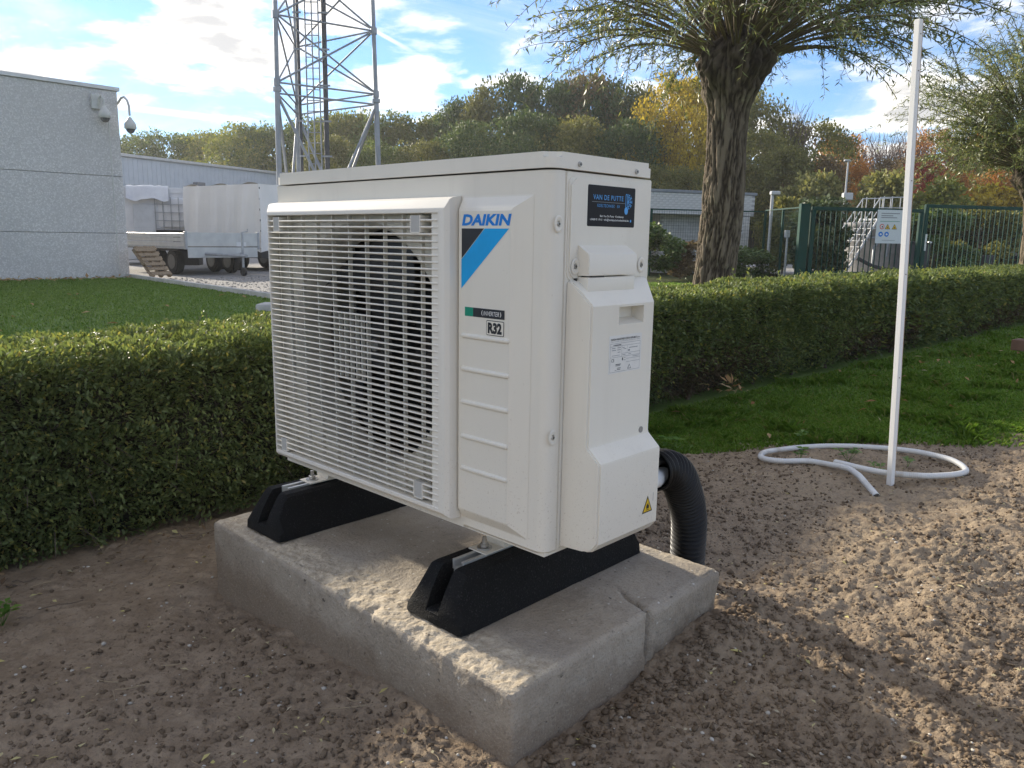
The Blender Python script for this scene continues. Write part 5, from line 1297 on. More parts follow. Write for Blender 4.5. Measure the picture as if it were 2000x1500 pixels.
# wooden pallets leaning on the building corner
MAT_PAL = M('weathered_pallet_wood', (0.34, 0.26, 0.17), (0.2, 0.15, 0.10), 8, 0.9, stretch=(1, 8, 8))
def pallet(loc, rz, tilt, label):
    o = empty('pallet', loc, rz, label, 'pallet', 'pallets leaning by the building corner'); R_ = Matrix.Scale(0.64, 4) @ Matrix.Rotation(tilt, 4, 'Y')
    for k in range(6): box('top_board', MAT_PAL, o, 0.02 + k * 0.195, 0.13 + k * 0.195, -0.4, 0.4, 0.11, 0.132, 0, 1, R_)
    for yy in (-0.4, -0.05, 0.3): box('runner', MAT_PAL, o, 0.0, 1.15, yy, yy + 0.1, 0.0, 0.022, 0, 1, R_)
    for xx in (0.0, 0.5, 1.0):
        for yy in (-0.4, -0.05, 0.3): box('block', MAT_PAL, o, xx, xx + 0.14, yy, yy + 0.1, 0.023, 0.109, 0, 1, R_)
pallet((-7.28, 16.35, 0.0), 2.75, -0.85, 'wooden pallet leaning by the building corner, the nearer of two')
pallet((-7.42, 16.62, 0.0), 2.75, -0.95, 'wooden pallet leaning by the building corner, half hidden behind the other')
# pale edging slab at the end of the mown lawn
box_ = box('edging_slab', MAT_KERB, None, -3.16, -2.9, 9.62, 9.95, -0.05, 0.07, 0.03, 2)
tag(box_, 'pale concrete edging stub at the lawn end beside the grille', 'edging stone')
bm = bmesh.new(); bm_box(bm, -0.08, 0.08, -0.25, 0.25, 0.0, 0.09, 0.006, 2)
bk = ob('timber_block', bm_mesh(bm, 'timber_block', 0.6), M('brown_timber', (0.22, 0.13, 0.09), (0.16, 0.09, 0.06), 9, 0.85)); bk.location = (4.40, 6.42, 0.05); bk.rotation_euler = (0, 0, 0.7)
tag(bk, 'reddish brown timber block on the lawn at the right edge', 'timber')

# ------------------------------------------------------------------ lattice tower
MAT_TOW = M('tower_galvanised', (0.30, 0.32, 0.34), (0.24, 0.26, 0.28), 3, 0.5, 0.55); MAT_TOWD = M('tower_cable_tray', (0.05, 0.055, 0.065), None, 3, 0.6)
TA, TB, TC = np.array([-6.40, 22.0]), np.array([-6.88, 25.8]), np.array([-3.98, 23.6])
TM = (TA + TB + TC) / 3
tower = empty('lattice_tower', (TM[0], TM[1], 0), 0, 'tall grey three legged lattice mast with ladder beyond the heat pump', 'tower')
def tp(c, z): p = TM + (c - TM) * (1 - 0.012 * (z - 3)); return np.array([p[0] - TM[0], p[1] - TM[1], z])
for c in (TA, TB, TC):
    tube('leg', MAT_TOW, tower, [tp(c, -0.1), tp(c, 4.72)], [0.075, 0.075], 12); tube('leg', MAT_TOW, tower, [tp(c, 4.72), tp(c, 12)], [0.062, 0.055], 12)
    for z in (4.72, 8.3): tube('flange', MAT_TOW, tower, [tp(c, z - 0.05), tp(c, z + 0.05)], 0.115, 12)
    for z in (4.9, 6.6, 8.3): tube('gusset', MAT_TOW, tower, [tp(c, z - 0.09), tp(c, z + 0.09)], 0.09, 8)
prs = ((TA, TC), (TA, TB), (TB, TC))
lv = [4.9, 6.6, 8.3, 10.0]
for a, c_ in prs:
    for z in (4.62, 4.9, 6.6, 8.3): tube('horizontal_brace', MAT_TOW, tower, [tp(a, z), tp(c_, z)], 0.025, 8)
    for z0, z1 in zip(lv, lv[1:]):
        tube('diagonal_brace', MAT_TOW, tower, [tp(a, z0), tp(c_, z1)], 0.027, 8); tube('diagonal_brace', MAT_TOW, tower, [tp(c_, z0 + 0.03), tp(a, z1 + 0.03)], 0.027, 8)
    mid = (a + c_) / 2
    tube('diagonal_brace', MAT_TOW, tower, [tp(a, 4.6), tp(mid, 1.7)], 0.042, 8); tube('diagonal_brace', MAT_TOW, tower, [tp(c_, 4.6), tp(mid, 1.7)], 0.042, 8)
    tube('horizontal_brace', MAT_TOW, tower, [tp(a, 1.7), tp(c_, 1.7)], 0.04, 8)
lad = empty('ladder'); lad.parent = tower
lx0, ly0 = -5.95 - TM[0], 24.2 - TM[1]
for dx in (-0.19, 0.0, 0.19): cyl('ladder_rail', MAT_TOW, lad, (lx0 + dx, ly0, 0), (lx0 + dx, ly0, 12), 0.022, 8)
rg = None
for k in range(36):
    if rg is None: rg = cyl('rung', MAT_TOW, lad, (lx0 - 0.19, ly0, 0.3), (lx0 + 0.19, ly0, 0.3), 0.014, 6)
    else: copyob(rg, lad, (0, 0, 0.3 * k))
for dx, r in ((-0.43, 0.045), (0.33, 0.075)): cyl('cable_tray', MAT_TOWD, tower, (lx0 + dx, ly0 + 0.1, 0), (lx0 + dx + 0.0, ly0 + 0.1, 12), r, 8)
for k in range(8):
    for dx, r in ((-0.43, 0.12), (0.33, 0.16)): box('cable_clamp', MAT_TOW, tower, lx0 + dx - r, lx0 + dx + r, ly0 + 0.02, ly0 + 0.05, 2.2 + k * 1.0, 2.25 + k * 1.0)

# ------------------------------------------------------------------ white brick building on the right
MAT_BRK = M('white_painted_brick', (0.62, 0.62, 0.60), (0.52, 0.52, 0.50), 6, 0.8, bump=0.3, bscale=30); MAT_MORT = M('grey_mortar', (0.40, 0.40, 0.39), None, 9, 0.9)
MAT_ROOF = M('dark_roof_edge', (0.22, 0.24, 0.26), None, 5, 0.6)
w0 = np.array([2.9, 24.3]); w1 = np.array([7.55, 26.0]); wa = math.atan2(*(w1 - w0)[::-1]); wl = float(np.linalg.norm(w1 - w0))
wb = empty('white_brick_building', (w0[0], w0[1], 0), wa, 'low white brick building with flat roof behind the willow trunk', 'building')
box('fascia_core', MAT_MORT, wb, 0.0, wl, -0.28, 4, 1.72, 2.36)
box('wall', MAT_MORT, wb, 1.9, wl - 0.1, 0.3, 4, -0.1, 1.715)
box('recess_back', MAT_DARK, wb, 0.1, 1.9, 1.2, 1.3, -0.1, 1.715)
box('roof_edge', MAT_ROOF, wb, -0.05, wl + 0.05, -0.34, 4.05, 2.361, 2.45, 0.01, 1)
bm = bmesh.new(); bm_box(bm, 0.004, 0.206, 0, 0.03, 0.004, 0.066); bkm = bm_mesh(bm, 'brick'); bkm.materials.append(MAT_BRK)
cnt = 0
for r in range(9):
    x = -0.1 * (r % 2)
    while x < wl - 0.2 and cnt < 300:
        if x >= 0: o = link(bpy.data.objects.new('brick', bkm), wb); o.location = (x, -0.302 - 0.003 * random.random(), 1.73 + r * 0.07); cnt += 1
        x += 0.21
bm = bmesh.new()
for r in range(25):
    x = 1.9 + 0.1 * (r % 2)
    while x < wl - 0.35: bm_box(bm, x + 0.004, x + 0.206, 0.275, 0.299, -0.02 + r * 0.07 + 0.004, -0.02 + r * 0.07 + 0.066); x += 0.21
tag(ob('brick_courses', bm_mesh(bm, 'brick_courses'), MAT_BRK, wb), kind='stuff')
box('column', MAT_BRK, wb, wl - 0.42, wl - 0.12, -0.26, 0.02, -0.1, 1.715, 0.01, 1); box('column', MAT_BRK, wb, 0.25, 0.5, -0.26, 0.02, -0.1, 1.715, 0.01, 1)
nb = empty('notice_board', (7.16, 25.5, 0), wa, 'small white notice on the brick column', 'notice')
box('panel', MAT_WHITE, nb, -0.12, 0.12, -0.03, 0.0, 1.15, 1.45); rects('print', INK_GREY, nb, 'front', -0.034, [(-0.08, 0.08, 1.36, 1.37), (-0.08, 0.06, 1.32, 1.33), (-0.06, 0.07, 1.22, 1.29)])

# ------------------------------------------------------------------ green fence and gate
MAT_GRN = M('green_coated_steel', (0.005, 0.052, 0.038), (0.004, 0.042, 0.03), 3, 0.6, spec=0.2); 
def mesh_fence(p0, p1, h, label, nposts):
    p0, p1 = np.array(p0), np.array(p1); L = float(np.linalg.norm(p1 - p0)); a = math.atan2(*(p1 - p0)[::-1])
    o = empty('mesh_fence', (p0[0], p0[1], 0), a, label, 'fence')
    for k in range(nposts): box('post', MAT_GRN, o, L * k / (nposts - 1) - 0.03, L * k / (nposts - 1) + 0.03, -0.03, 0.03, -0.1, h, 0.004, 1)
    box('top_rail', MAT_GRN, o, 0, L, -0.02, 0.02, h + 0.002, h + 0.04)
    bm = bmesh.new(); x = 0.0
    while x < L: bm_box(bm, x, x + 0.004, -0.002, 0.002, 0, h); x += 0.075
    z = 0.05
    while z < h: bm_box(bm, 0, L, 0.0025, 0.0065, z, z + 0.004); z += 0.1
    tag(ob('wire_mesh', bm_mesh(bm, 'wire_mesh'), MAT_GRN, o), kind='stuff'); return o
mesh_fence((2.2, 22.9), (7.45, 23.9), 1.78, 'green wire mesh fence before the white brick building', 4)
mesh_fence((7.45, 23.9), (7.66, 21.4), 1.82, 'short return of green mesh fence beside the gate post', 3)
gp = np.array([7.66, 21.3]); g1 = np.array([11.15, 22.0]); g2 = np.array([15.6, 23.1])
post = box('gate_post', MAT_GRN, None, gp[0] - 0.12, gp[0] + 0.12, gp[1] - 0.1, gp[1] + 0.1, -0.1, 1.93, 0.01, 1); tag(post, 'thick dark green gate post at the mesh fence corner', 'gate post')
def gate(p0, p1, h, label, lock):
    L = float(np.linalg.norm(p1 - p0)); a = math.atan2(*(p1 - p0)[::-1]); o = empty('gate', (p0[0], p0[1], 0), a, label, 'gate', 'leaves of the green gate')
    box('top_beam', MAT_GRN, o, 0, L, -0.04, 0.04, h - 0.09, h, 0.005, 1); box('bottom_beam', MAT_GRN, o, 0, L, -0.04, 0.04, 0.08, 0.16, 0.005, 1)
    for x in (0.05, L - 0.05): box('stile', MAT_GRN, o, x - 0.06, x + 0.06, -0.042, 0.042, 0.05, h - 0.091, 0.005, 1)
    n = int(L / 0.165); bar = None
    for k in range(1, n):
        x = 0.1 + (L - 0.2) * k / n
        if bar is None: bar = box('bar', MAT_GRN, o, -0.010, 0.010, -0.010, 0.010, 0.161, h - 0.091); bar.location.x = x
        else: copyob(bar, o, (x, 0, 0))
    for k in range(int(L / 0.09)):
        cone = None
    if lock:
        box('lock_plate', MAT_ZINC, o, 0.06, 0.12, -0.05, -0.043, 0.75, 1.2); cyl('handle', MAT_ZINC, o, (0.2, -0.03, 0.98), (0.2, -0.12, 0.98), 0.03, 10)
    return o
gate(gp + np.array([0.2, 0.02]), g1, 1.86, 'dark green barred gate leaf carrying the white safety sign', False)
gate(g1 + np.array([0.05, 0.01]), g2, 2.0, 'dark green barred gate leaf with steel lock plate', True)
# safety sign
ga = math.atan2(*(g1 - gp)[::-1])
def flatp(fn, name, mat, parent, off, pts): return poly(name, mat, parent, 'front', off, pts)
sg = empty('safety_sign', (10.2, 21.72, 0), ga, 'white safety sign with red, yellow and blue symbols on the gate', 'sign')
box('board', flat('sign_white', (0.66, 0.70, 0.71)), sg, -0.47, 0.47, -0.02, 0.0, 0.93, 1.82, 0.004, 1)
yb = -0.024
rects('heading', INK_GREY, sg, 'front', yb, [(-0.36, 0.2, 1.715, 1.735)])
for r_ in ((-0.36, 0.0, 1.655, 1.675), (-0.36, 0.12, 1.605, 1.625), (-0.28, 0.12, 1.01, 1.02)): rects('text_line', INK_GREY, sg, 'front', yb, [r_])
rects('green_line', INK_GREEN, sg, 'front', yb, [(-0.38, 0.22, 1.51, 1.522)])
def disc(cx, cz, r, n=20): return [(cx + r * math.cos(i * 2 * PI / n), cz + r * math.sin(i * 2 * PI / n)) for i in range(n)]
ps = poly('prohibition_disc', INK_RED, sg, 'front', yb, disc(-0.31, 1.375, 0.07)); poly('white_centre', INK_WHITE, ps, 'front', yb - 0.004, disc(-0.31, 1.375, 0.05)); poly('figure', INK_BLACK, ps, 'front', yb - 0.008, disc(-0.305, 1.37, 0.022))
for cx in (-0.14, 0.07):
    w_ = poly('warning_triangle', INK_BLACK, sg, 'front', yb, [(cx - 0.08, 1.31), (cx + 0.08, 1.31), (cx, 1.45)]); poly('yellow_field', INK_YEL, w_, 'front', yb - 0.004, [(cx - 0.06, 1.322), (cx + 0.06, 1.322), (cx, 1.43)]); poly('mark', INK_BLACK, w_, 'front', yb - 0.008, disc(cx, 1.352, 0.017))
for cx in (-0.33, -0.15):
    w_ = poly('mandatory_disc', INK_BLUE, sg, 'front', yb, disc(cx, 1.175, 0.068)); poly('mark', INK_WHITE, w_, 'front', yb - 0.004, [(cx - 0.03, 1.15), (cx + 0.03, 1.15), (cx + 0.025, 1.19), (cx - 0.02, 1.2)])

# ------------------------------------------------------------------ things behind the gate
stair = empty('stair', (10.9, 26.0, 0), 0.3, 'white steel stair with handrails behind the gate', 'stair')
MAT_WST = M('white_steel', (0.52, 0.53, 0.53), (0.45, 0.46, 0.46), 4, 0.5)
for yy in (0, 0.8):
    tube('stringer', MAT_WST, stair, [(0, yy, 0.05), (1.05, yy, 1.75)], 0.035, 6); tube('handrail', MAT_WST, stair, [(0.0, yy, 0.95), (1.05, yy, 2.4), (2.2, yy, 2.45)], 0.02, 6); tube('mid_rail', MAT_WST, stair, [(0, yy, 0.5), (1.05, yy, 2.08), (2.2, yy, 2.1)], 0.015, 6)
    for k in range(5):
        x = k * 0.26; tube('baluster', MAT_WST, stair, [(x, yy, 0.05 + x * 1.62), (x, yy, 0.95 + x * 1.38)], 0.014, 6)
    for k in range(4): tube('baluster', MAT_WST, stair, [(1.2 + k * 0.33, yy, 1.75), (1.2 + k * 0.33, yy, 2.45)], 0.014, 6)
for k in range(8): box('tread', MAT_WST, stair, k * 0.13, k * 0.13 + 0.2, 0.02, 0.78, 0.2 + k * 0.2, 0.225 + k * 0.2)
box('landing', MAT_WST, stair, 1.05, 2.2, 0.0, 0.9, 1.68, 1.74)
tk = empty('concrete_tank', (12.3, 27.4, 0), 0.2, 'grey round concrete tank under the stair landing', 'tank')
MAT_TNK = M('grey_tank_concrete', (0.34, 0.33, 0.32), (0.26, 0.25, 0.24), 3, 0.9)
V, F = tube_np([(0, 0, -0.1), (0, 0, 1.45), (0, 0, 1.46), (0, 0, 1.62), (0, 0, 1.63)], [0.95, 0.95, 1.0, 1.0, 0.02], 32)
ob('shell', mesh_np('shell', V, F), MAT_TNK, tk)
tube('pipe', MAT_TOW, tk, [(-0.6, -0.9, 0.1), (-0.6, -0.9, 0.8), (-0.5, -0.95, 1.0), (-0.2, -1.0, 1.0), (-0.2, -1.0, 0.5)], 0.05, 8)
tube('pipe', MAT_TOW, tk, [(-0.9, -0.6, 1.1), (-0.2, -1.02, 1.15)], 0.04, 8)
tube('hose', MAT_BLK, tk, smooth_path([(-1.4, -1.2, 0.45), (-0.9, -1.5, 0.18), (0.0, -1.6, 0.06), (0.9, -1.4, 0.1)], 20), 0.06, 8)
bn = empty('waste_bin', (13.0, 25.9, 0), 0.1, 'black wheeled bin in front of the tank behind the sign', 'bin')
box('body', MAT_BLK, bn, -0.35, 0.35, -0.3, 0.3, 0.05, 0.95, 0.03, 1); box('lid', MAT_BLK, bn, -0.38, 0.38, -0.33, 0.33, 0.951, 1.02, 0.02, 1)
sh = empty('dark_shed', (18.9, 31.0, 0), 0.3, 'dark blue cabinet with white roof edge behind the gate at the right', 'shed')
MAT_NAVY = M('navy_sheet', (0.012, 0.018, 0.035), None, 3, 0.4)
for k in range(2): box('door', MAT_NAVY, sh, -0.75 + k * 0.8, 0.03 + k * 0.8, -0.05, 0.0, 0.12, 1.45, 0.01, 1)
box('body', MAT_NAVY, sh, -0.8, 0.9, 0.002, 1.2, 0.05, 1.45); box('plinth', MAT_WST, sh, -0.9, 1.0, -0.08, 1.2, -0.05, 0.049); box('roof_edge', MAT_WST, sh, -0.85, 0.2, -0.1, 1.25, 1.455, 1.62)
box('yellow_label', INK_YEL, sh, -0.2, 0.05, -0.056, -0.051, 1.28, 1.36); box('white_label', MAT_WST, sh, 0.35, 0.75, -0.056, -0.051, 0.55, 0.8); box('handle', MAT_WST, sh, -0.8, -0.72, -0.058, -0.051, 0.7, 1.2)
pt = box('service_pillar', MAT_BLK, None, 15.0, 15.35, 25.4, 25.6, -0.05, 0.62, 0.02, 1); tag(pt, 'small dark service pillar behind the right gate leaf', 'service box')
lm = empty('street_lamp', (12.25, 30.0, 0), 0, 'white lamp post rising behind the gate with a floodlight box', 'lamp post')
cyl('pole', MAT_WST, lm, (0, 0, 0), (0, 0, 3.9), 0.04, 10, 0.03); box('lamp_head', MAT_WST, lm, -0.15, 0.06, -0.08, 0.08, 3.89, 3.95, 0.02, 1); box('control_box', MAT_WST, lm, -0.1, 0.24, -0.15, 0.1, 2.5, 2.76, 0.02, 1)
lm2 = empty('camera_pole', (7.5, 23.55, 0), 0, 'thin white pole with angled lamp head at the mesh fence corner', 'lamp post')
cyl('pole', MAT_WST, lm2, (0, 0, 0), (0, 0, 2.3), 0.045, 10); box('lamp_head', MAT_WST, lm2, -0.06, 0.2, -0.1, 0.1, 2.27, 2.38, 0.02, 1)
lm3 = empty('intercom_post', (7.6, 22.3, 0), 0, 'short white post inside the mesh fence near the gate post', 'post')
cyl('pole', MAT_WST, lm3, (0, 0, 0), (0, 0, 1.05), 0.03, 8); box('head', MAT_WST, lm3, -0.08, 0.06, -0.04, 0.04, 1.051, 1.25, 0.01, 1)

# ------------------------------------------------------------------ willows
m, t, b = mat_base('willow_bark'); b.inputs['Roughness'].default_value = 0.95; b.inputs['Specular IOR Level'].default_value = 0.15
at = t.nodes.new('ShaderNodeAttribute'); at.attribute_name = 'ridge'
col = mixc(t, at.outputs['Fac'], (0.036, 0.027, 0.02), (0.19, 0.152, 0.112))
lich = sstep(t, tex_noise(t, 5, 6, 0.65), 0.56, 0.72)
col = mixc(t, mth(t, 'MULTIPLY', lich, mth(t, 'MULTIPLY', at.outputs['Fac'], 0.6)), col, (0.33, 0.32, 0.20))
t.links.new(col, b.inputs['Base Color']); bumpify(t, b, tex_noise(t, 30, 6, 0.7, stretch=(1, 1, 0.3)), 0.8, 0.02); MAT_BARK = m
MAT_SHOOT = M('willow_shoot', (0.10, 0.075, 0.045), (0.16, 0.12, 0.06), 6, 0.7)
MAT_WIL = leaf_mat('willow_leaf', [(0, (0.092, 0.120, 0.048)), (0.45, (0.155, 0.192, 0.080)), (0.8, (0.264, 0.304, 0.145)), (0.95, (0.404, 0.400, 0.161)), (1, (0.495, 0.479, 0.113))], 0.30, 0.42, 0.55)
def willow(loc, hh, lean, r0, label, nsh, len0, len1, up, leafL, seed, cloudn, smin=-0.15, dr=1.0):
    r_ = np.random.default_rng(seed)
    o = empty('willow_tree', loc, 0, label, 'tree', 'pollarded willows behind the hedge')
    ns, nz = 168, 150
    a = PI / 2 + np.arange(ns) * 2 * PI / ns; z = np.concatenate([np.linspace(-0.1, hh - 0.35, 170), np.linspace(hh - 0.35, hh + 0.42, 61)[1:]])
    A, Z = np.meshgrid(a, z, indexing='xy')
    tt = Z / hh
    R_ = r0 * (0.98 + 0.16 * np.exp(-np.maximum(Z, 0) / 0.18) + 0.06 * tt)
    head = ss(hh - 0.55, hh - 0.05, Z); R_ = R_ + head * r0 * 0.75
    topf = ss(hh + 0.43, hh + 0.02, Z); R_ = R_ * np.sqrt(np.clip(topf, 0.0005, 1))
    ca, sa = np.cos(A) * 3, np.sin(A) * 3
    n1 = fbm(A * r0 / 0.034 + 0.6 * fbm(A * 3, Z * 3, 2, seed + 1), Z / 0.30, 4, seed + 2, 0.62)
    n2 = fbm(A * r0 / 0.014, Z / 0.05, 3, seed + 5, 0.6)
    ridge = np.clip(np.abs(n1) * 3.4 + 0.35 * n2 - 0.05, 0, 1)
    R2 = R_ + (ridge - 0.5) * 0.026 * (1 - 0.3 * head) + head * (0.10 * fbm(A * 2.5, Z * 5, 3, seed + 9) + 0.05 * fbm(A * 6, Z * 11, 3, seed + 11)) + 0.02 * fbm(A * 1, Z * 1.5, 2, seed + 13)
    X = R2 * np.cos(A) + lean[0] * tt + 0.03 * np.sin(Z * 1.7); Y = R2 * np.sin(A) + lean[1] * tt
    V = np.stack([X, Y, Z], -1).reshape(-1, 3); nz = len(z)
    i = np.arange(nz - 1)[:, None] * ns; j = np.arange(ns)[None]
    F = np.stack([i + j, i + (j + 1) % ns, i + ns + (j + 1) % ns, i + ns + j], -1).reshape(-1, 4)
    me = mesh_np('trunk', V, F, True); att = me.attributes.new('ridge', 'FLOAT', 'POINT'); att.data.foreach_set('value', (ridge * (1 - 0.45 * head)).ravel().astype(np.float32))
    ob('trunk', me, MAT_BARK, o)
    parts = []; C_, D_, Ls = [], [], []
    hc = np.array([lean[0], lean[1], hh + 0.02])
    for k in range(nsh):
        az = r_.random() * 6.283; el = math.asin(r_.uniform(smin, 0.98))
        d = np.array([math.cos(az) * math.cos(el), math.sin(az) * math.cos(el), math.sin(el)])
        p0 = hc + d * np.array([r0 * 1.25, r0 * 1.25, 0.26]); L = r_.uniform(len0, len1) * (0.75 + 0.35 * max(0, math.sin(el)))
        q = np.linspace(0, 1, 10)[:, None]; side = np.cross(d, [0, 0, 1]); 
        droop = -dr * (0.10 + 0.34 * (1 - max(0, math.sin(el))) * r_.random()) * L
        pts = p0 + d * q * L + np.array([0, 0, 1]) * (0.16 * L * np.sin(q * PI * 0.75) + droop * q ** 2.2) + side * (q ** 2) * r_.normal() * 0.18 * L
        parts.append(tube_np(pts, np.linspace(0.013, 0.0028, 10) * (0.7 + 0.6 * r_.random()), 5))
        br = [(pts, 0.45)]
        for s in range(r_.integers(4, 9)):
            f = r_.uniform(0.38, 0.9); idx = int(f * 9); b0 = pts[idx]; tv = pts[min(9, idx + 1)] - pts[max(0, idx - 1)]; tv /= np.linalg.norm(tv)
            bd_ = tv + 0.65 * r_.normal(size=3) + np.array([0, 0, -0.05]); bd_ /= np.linalg.norm(bd_); bl = L * r_.uniform(0.18, 0.45)
            qq = np.linspace(0, 1, 6)[:, None]; bp = b0 + bd_ * qq * bl + np.array([0, 0, -0.22]) * bl * qq ** 2
            parts.append(tube_np(bp, np.linspace(0.0045, 0.0015, 6), 4)); br.append((bp, 0.1))
        for bp, st in br:
            ln = np.linalg.norm(np.diff(bp, axis=0), axis=1).sum(); nl = int(ln / cloudn)
            ff = st + (1 - st) * r_.random(nl); fi = ff * (len(bp) - 1); i0 = np.clip(fi.astype(int), 0, len(bp) - 2); fr_ = (fi - i0)[:, None]
            c0 = bp[i0] * (1 - fr_) + bp[i0 + 1] * fr_; tv = bp[i0 + 1] - bp[i0]; tv /= np.linalg.norm(tv, axis=1)[:, None]
            dd = tv * 0.5 + r_.normal(size=(nl, 3)) * 0.75 + np.array([0, 0, -0.12])
            C_.append(c0); D_.append(dd); Ls.append(leafL * (0.6 + 0.6 * r_.random(nl)))
    V, F = cat_np(parts); tag(ob('shoots', mesh_np('shoots', V, F, True), MAT_SHOOT, o), kind='stuff')
    C_ = np.concatenate(C_); D_ = np.concatenate(D_); Ls = np.concatenate(Ls)
    V, F = leaves_np(C_, D_, r_.normal(size=(len(C_), 3)), Ls, Ls * 0.18)
    tag(ob('crown', mesh_np('crown', V, F), MAT_WIL, o), kind='stuff')
    print('willow leaves', len(C_))
    return o
willow((2.10, 8.5, 0), 2.72, (0.14, 0.0), 0.196, 'gnarled pollarded willow with dark furrowed trunk just behind the hedge', 210, 1.5, 2.75, 1.0, 0.080, 11, 0.029, -0.02, 0.7)
willow((9.15, 14.0, 0), 2.15, (-0.05, 0.0), 0.24, 'willow at the right edge with upright leafy shoots', 230, 1.3, 2.6, 1.0, 0.09, 23, 0.026, 0.05, 0.5)

# ------------------------------------------------------------------ woodland
def crown_mesh(name, seed, nb, nleaf, leaf, rad=0.36, z0=0.22, z1=0.98, flat=0.85):
    r_ = np.random.default_rng(seed); C_, D_ = [], []
    for k in range(nb):
        zz = z0 + (z1 - z0) * r_.random() ** 0.85; t_ = (zz - z0) / (z1 - z0)
        lim = rad * math.sqrt(max(0.05, 1 - (2 * t_ - 0.85) ** 2 * 0.8)) * (0.55 + 0.45 * r_.random())
        a = r_.random() * 6.28; br = r_.uniform(0.045, 0.13) if nb > 40 else r_.uniform(0.07, 0.16)
        c = np.array([math.cos(a) * lim, math.sin(a) * lim, min(zz, 1 - br * 0.8)])
        n = int(nleaf / nb * (br / (0.09 if nb > 40 else 0.115)) ** 2); d = r_.normal(size=(n, 3)); d /= np.linalg.norm(d, axis=1)[:, None]
        rr = br * (0.25 + 0.85 * r_.random(n) ** 0.7) * (1 + 0.25 * fbm(d[:, 0] * 3 + k, d[:, 1] * 3 + d[:, 2] * 2, 3, seed))
        C_.append(c + d * rr[:, None] * np.array([1, 1, flat])); D_.append(d + r_.normal(size=(n, 3)) * 0.8)
    C_ = np.concatenate(C_); D_ = np.concatenate(D_)
    L = leaf * (0.6 + 0.8 * r_.random(len(C_)))
    V, F = leaves_np(C_, D_, r_.normal(size=(len(C_), 3)), L, L * 0.75)
    return mesh_np(name, V, F)
def trunk_mesh(name, seed, h=0.7, r=0.018):
    r_ = np.random.default_rng(seed); parts = [tube_np([(0, 0, -0.02), (0.005, 0, h * 0.3), (0.01, 0.01, h * 0.6), (0.0, 0.01, h)], [r, r * 0.8, r * 0.55, r * 0.2], 8)]
    for k in range(9):
        z = h * r_.uniform(0.3, 0.85); a = r_.random() * 6.28; L = r_.uniform(0.12, 0.3); d = np.array([math.cos(a), math.sin(a), 0.8])
        parts.append(tube_np(np.array([0, 0, z]) + d * np.linspace(0, 1, 4)[:, None] * L, np.linspace(r * 0.4, r * 0.1, 4), 5))
    V, F = cat_np(parts); return mesh_np(name, V, F, True)
def bare_mesh(name, seed):
    r_ = np.random.default_rng(seed); parts = []
    for k in range(420):
        z = r_.uniform(0.15, 0.8); a = r_.random() * 6.28; L = r_.uniform(0.12, 0.34); rr = 0.2 * r_.random()
        p = np.array([math.cos(a) * rr, math.sin(a) * rr, z]); d = np.array([math.cos(a) * 0.5, math.sin(a) * 0.5, 0.85]) + r_.normal(size=3) * 0.3
        e = p + d / np.linalg.norm(d) * L; e[2] = min(e[2], 1.0)
        parts.append(tube_np([p, (p + e) / 2 + r_.normal(size=3) * 0.01, e], [0.004, 0.003, 0.0012], 3))
    V, F = cat_np(parts); return mesh_np(name, V, F)
WM = {
 'green': leaf_mat('wood_green', [(0, (0.070, 0.105, 0.033)), (0.6, (0.129, 0.176, 0.052)), (1, (0.234, 0.269, 0.082))], 0.3, 0.6, 0.2, objrand=0.3),
 'dark': leaf_mat('wood_dark_green', [(0, (0.046, 0.077, 0.031)), (0.6, (0.086, 0.131, 0.048)), (1, (0.164, 0.203, 0.076))], 0.25, 0.6, 0.2, objrand=0.3),
 'olive': leaf_mat('wood_olive', [(0, (0.104, 0.114, 0.038)), (0.6, (0.177, 0.183, 0.058)), (1, (0.312, 0.281, 0.094))], 0.3, 0.6, 0.2, objrand=0.3),
 'yellowgreen': leaf_mat('wood_yellow_green', [(0, (0.114, 0.146, 0.034)), (0.6, (0.208, 0.239, 0.052)), (1, (0.395, 0.343, 0.083))], 0.35, 0.6, 0.2, objrand=0.3),
 'yellow': leaf_mat('wood_yellow', [(0, (0.216, 0.190, 0.039)), (0.55, (0.467, 0.343, 0.046)), (1, (0.600, 0.465, 0.046))], 0.35, 0.6, 0.2),
 'orange': leaf_mat('wood_orange', [(0, (0.237, 0.143, 0.055)), (0.55, (0.521, 0.230, 0.063)), (1, (0.600, 0.329, 0.073))], 0.3, 0.6, 0.2, objrand=0.3),
 'red': leaf_mat('wood_red', [(0, (0.215, 0.052, 0.040)), (0.6, (0.370, 0.077, 0.055)), (1, (0.508, 0.154, 0.062))], 0.3, 0.6, 0.2),
 'brown': leaf_mat('wood_brown', [(0, (0.142, 0.101, 0.061)), (0.6, (0.234, 0.173, 0.092)), (1, (0.324, 0.254, 0.121))], 0.25, 0.6, 0.2, objrand=0.3)}
MAT_TRK = M('wood_trunk', (0.075, 0.06, 0.045), (0.05, 0.04, 0.03), 8, 0.9); MAT_BARE2 = M('bare_twigs', (0.16, 0.115, 0.10), (0.11, 0.08, 0.07), 5, 0.9)
crowns = [crown_mesh('crown', 100 + k, 80, 11000, 0.021, 0.36 + 0.05 * (k % 3)) for k in range(5)]
trunks = [trunk_mesh('trunk', 200 + k) for k in range(3)]
bares = [bare_mesh('crown', 300 + k) for k in range(2)]
for m_ in trunks: m_.materials.append(MAT_TRK)
for m_ in bares: m_.materials.append(MAT_BARE2)
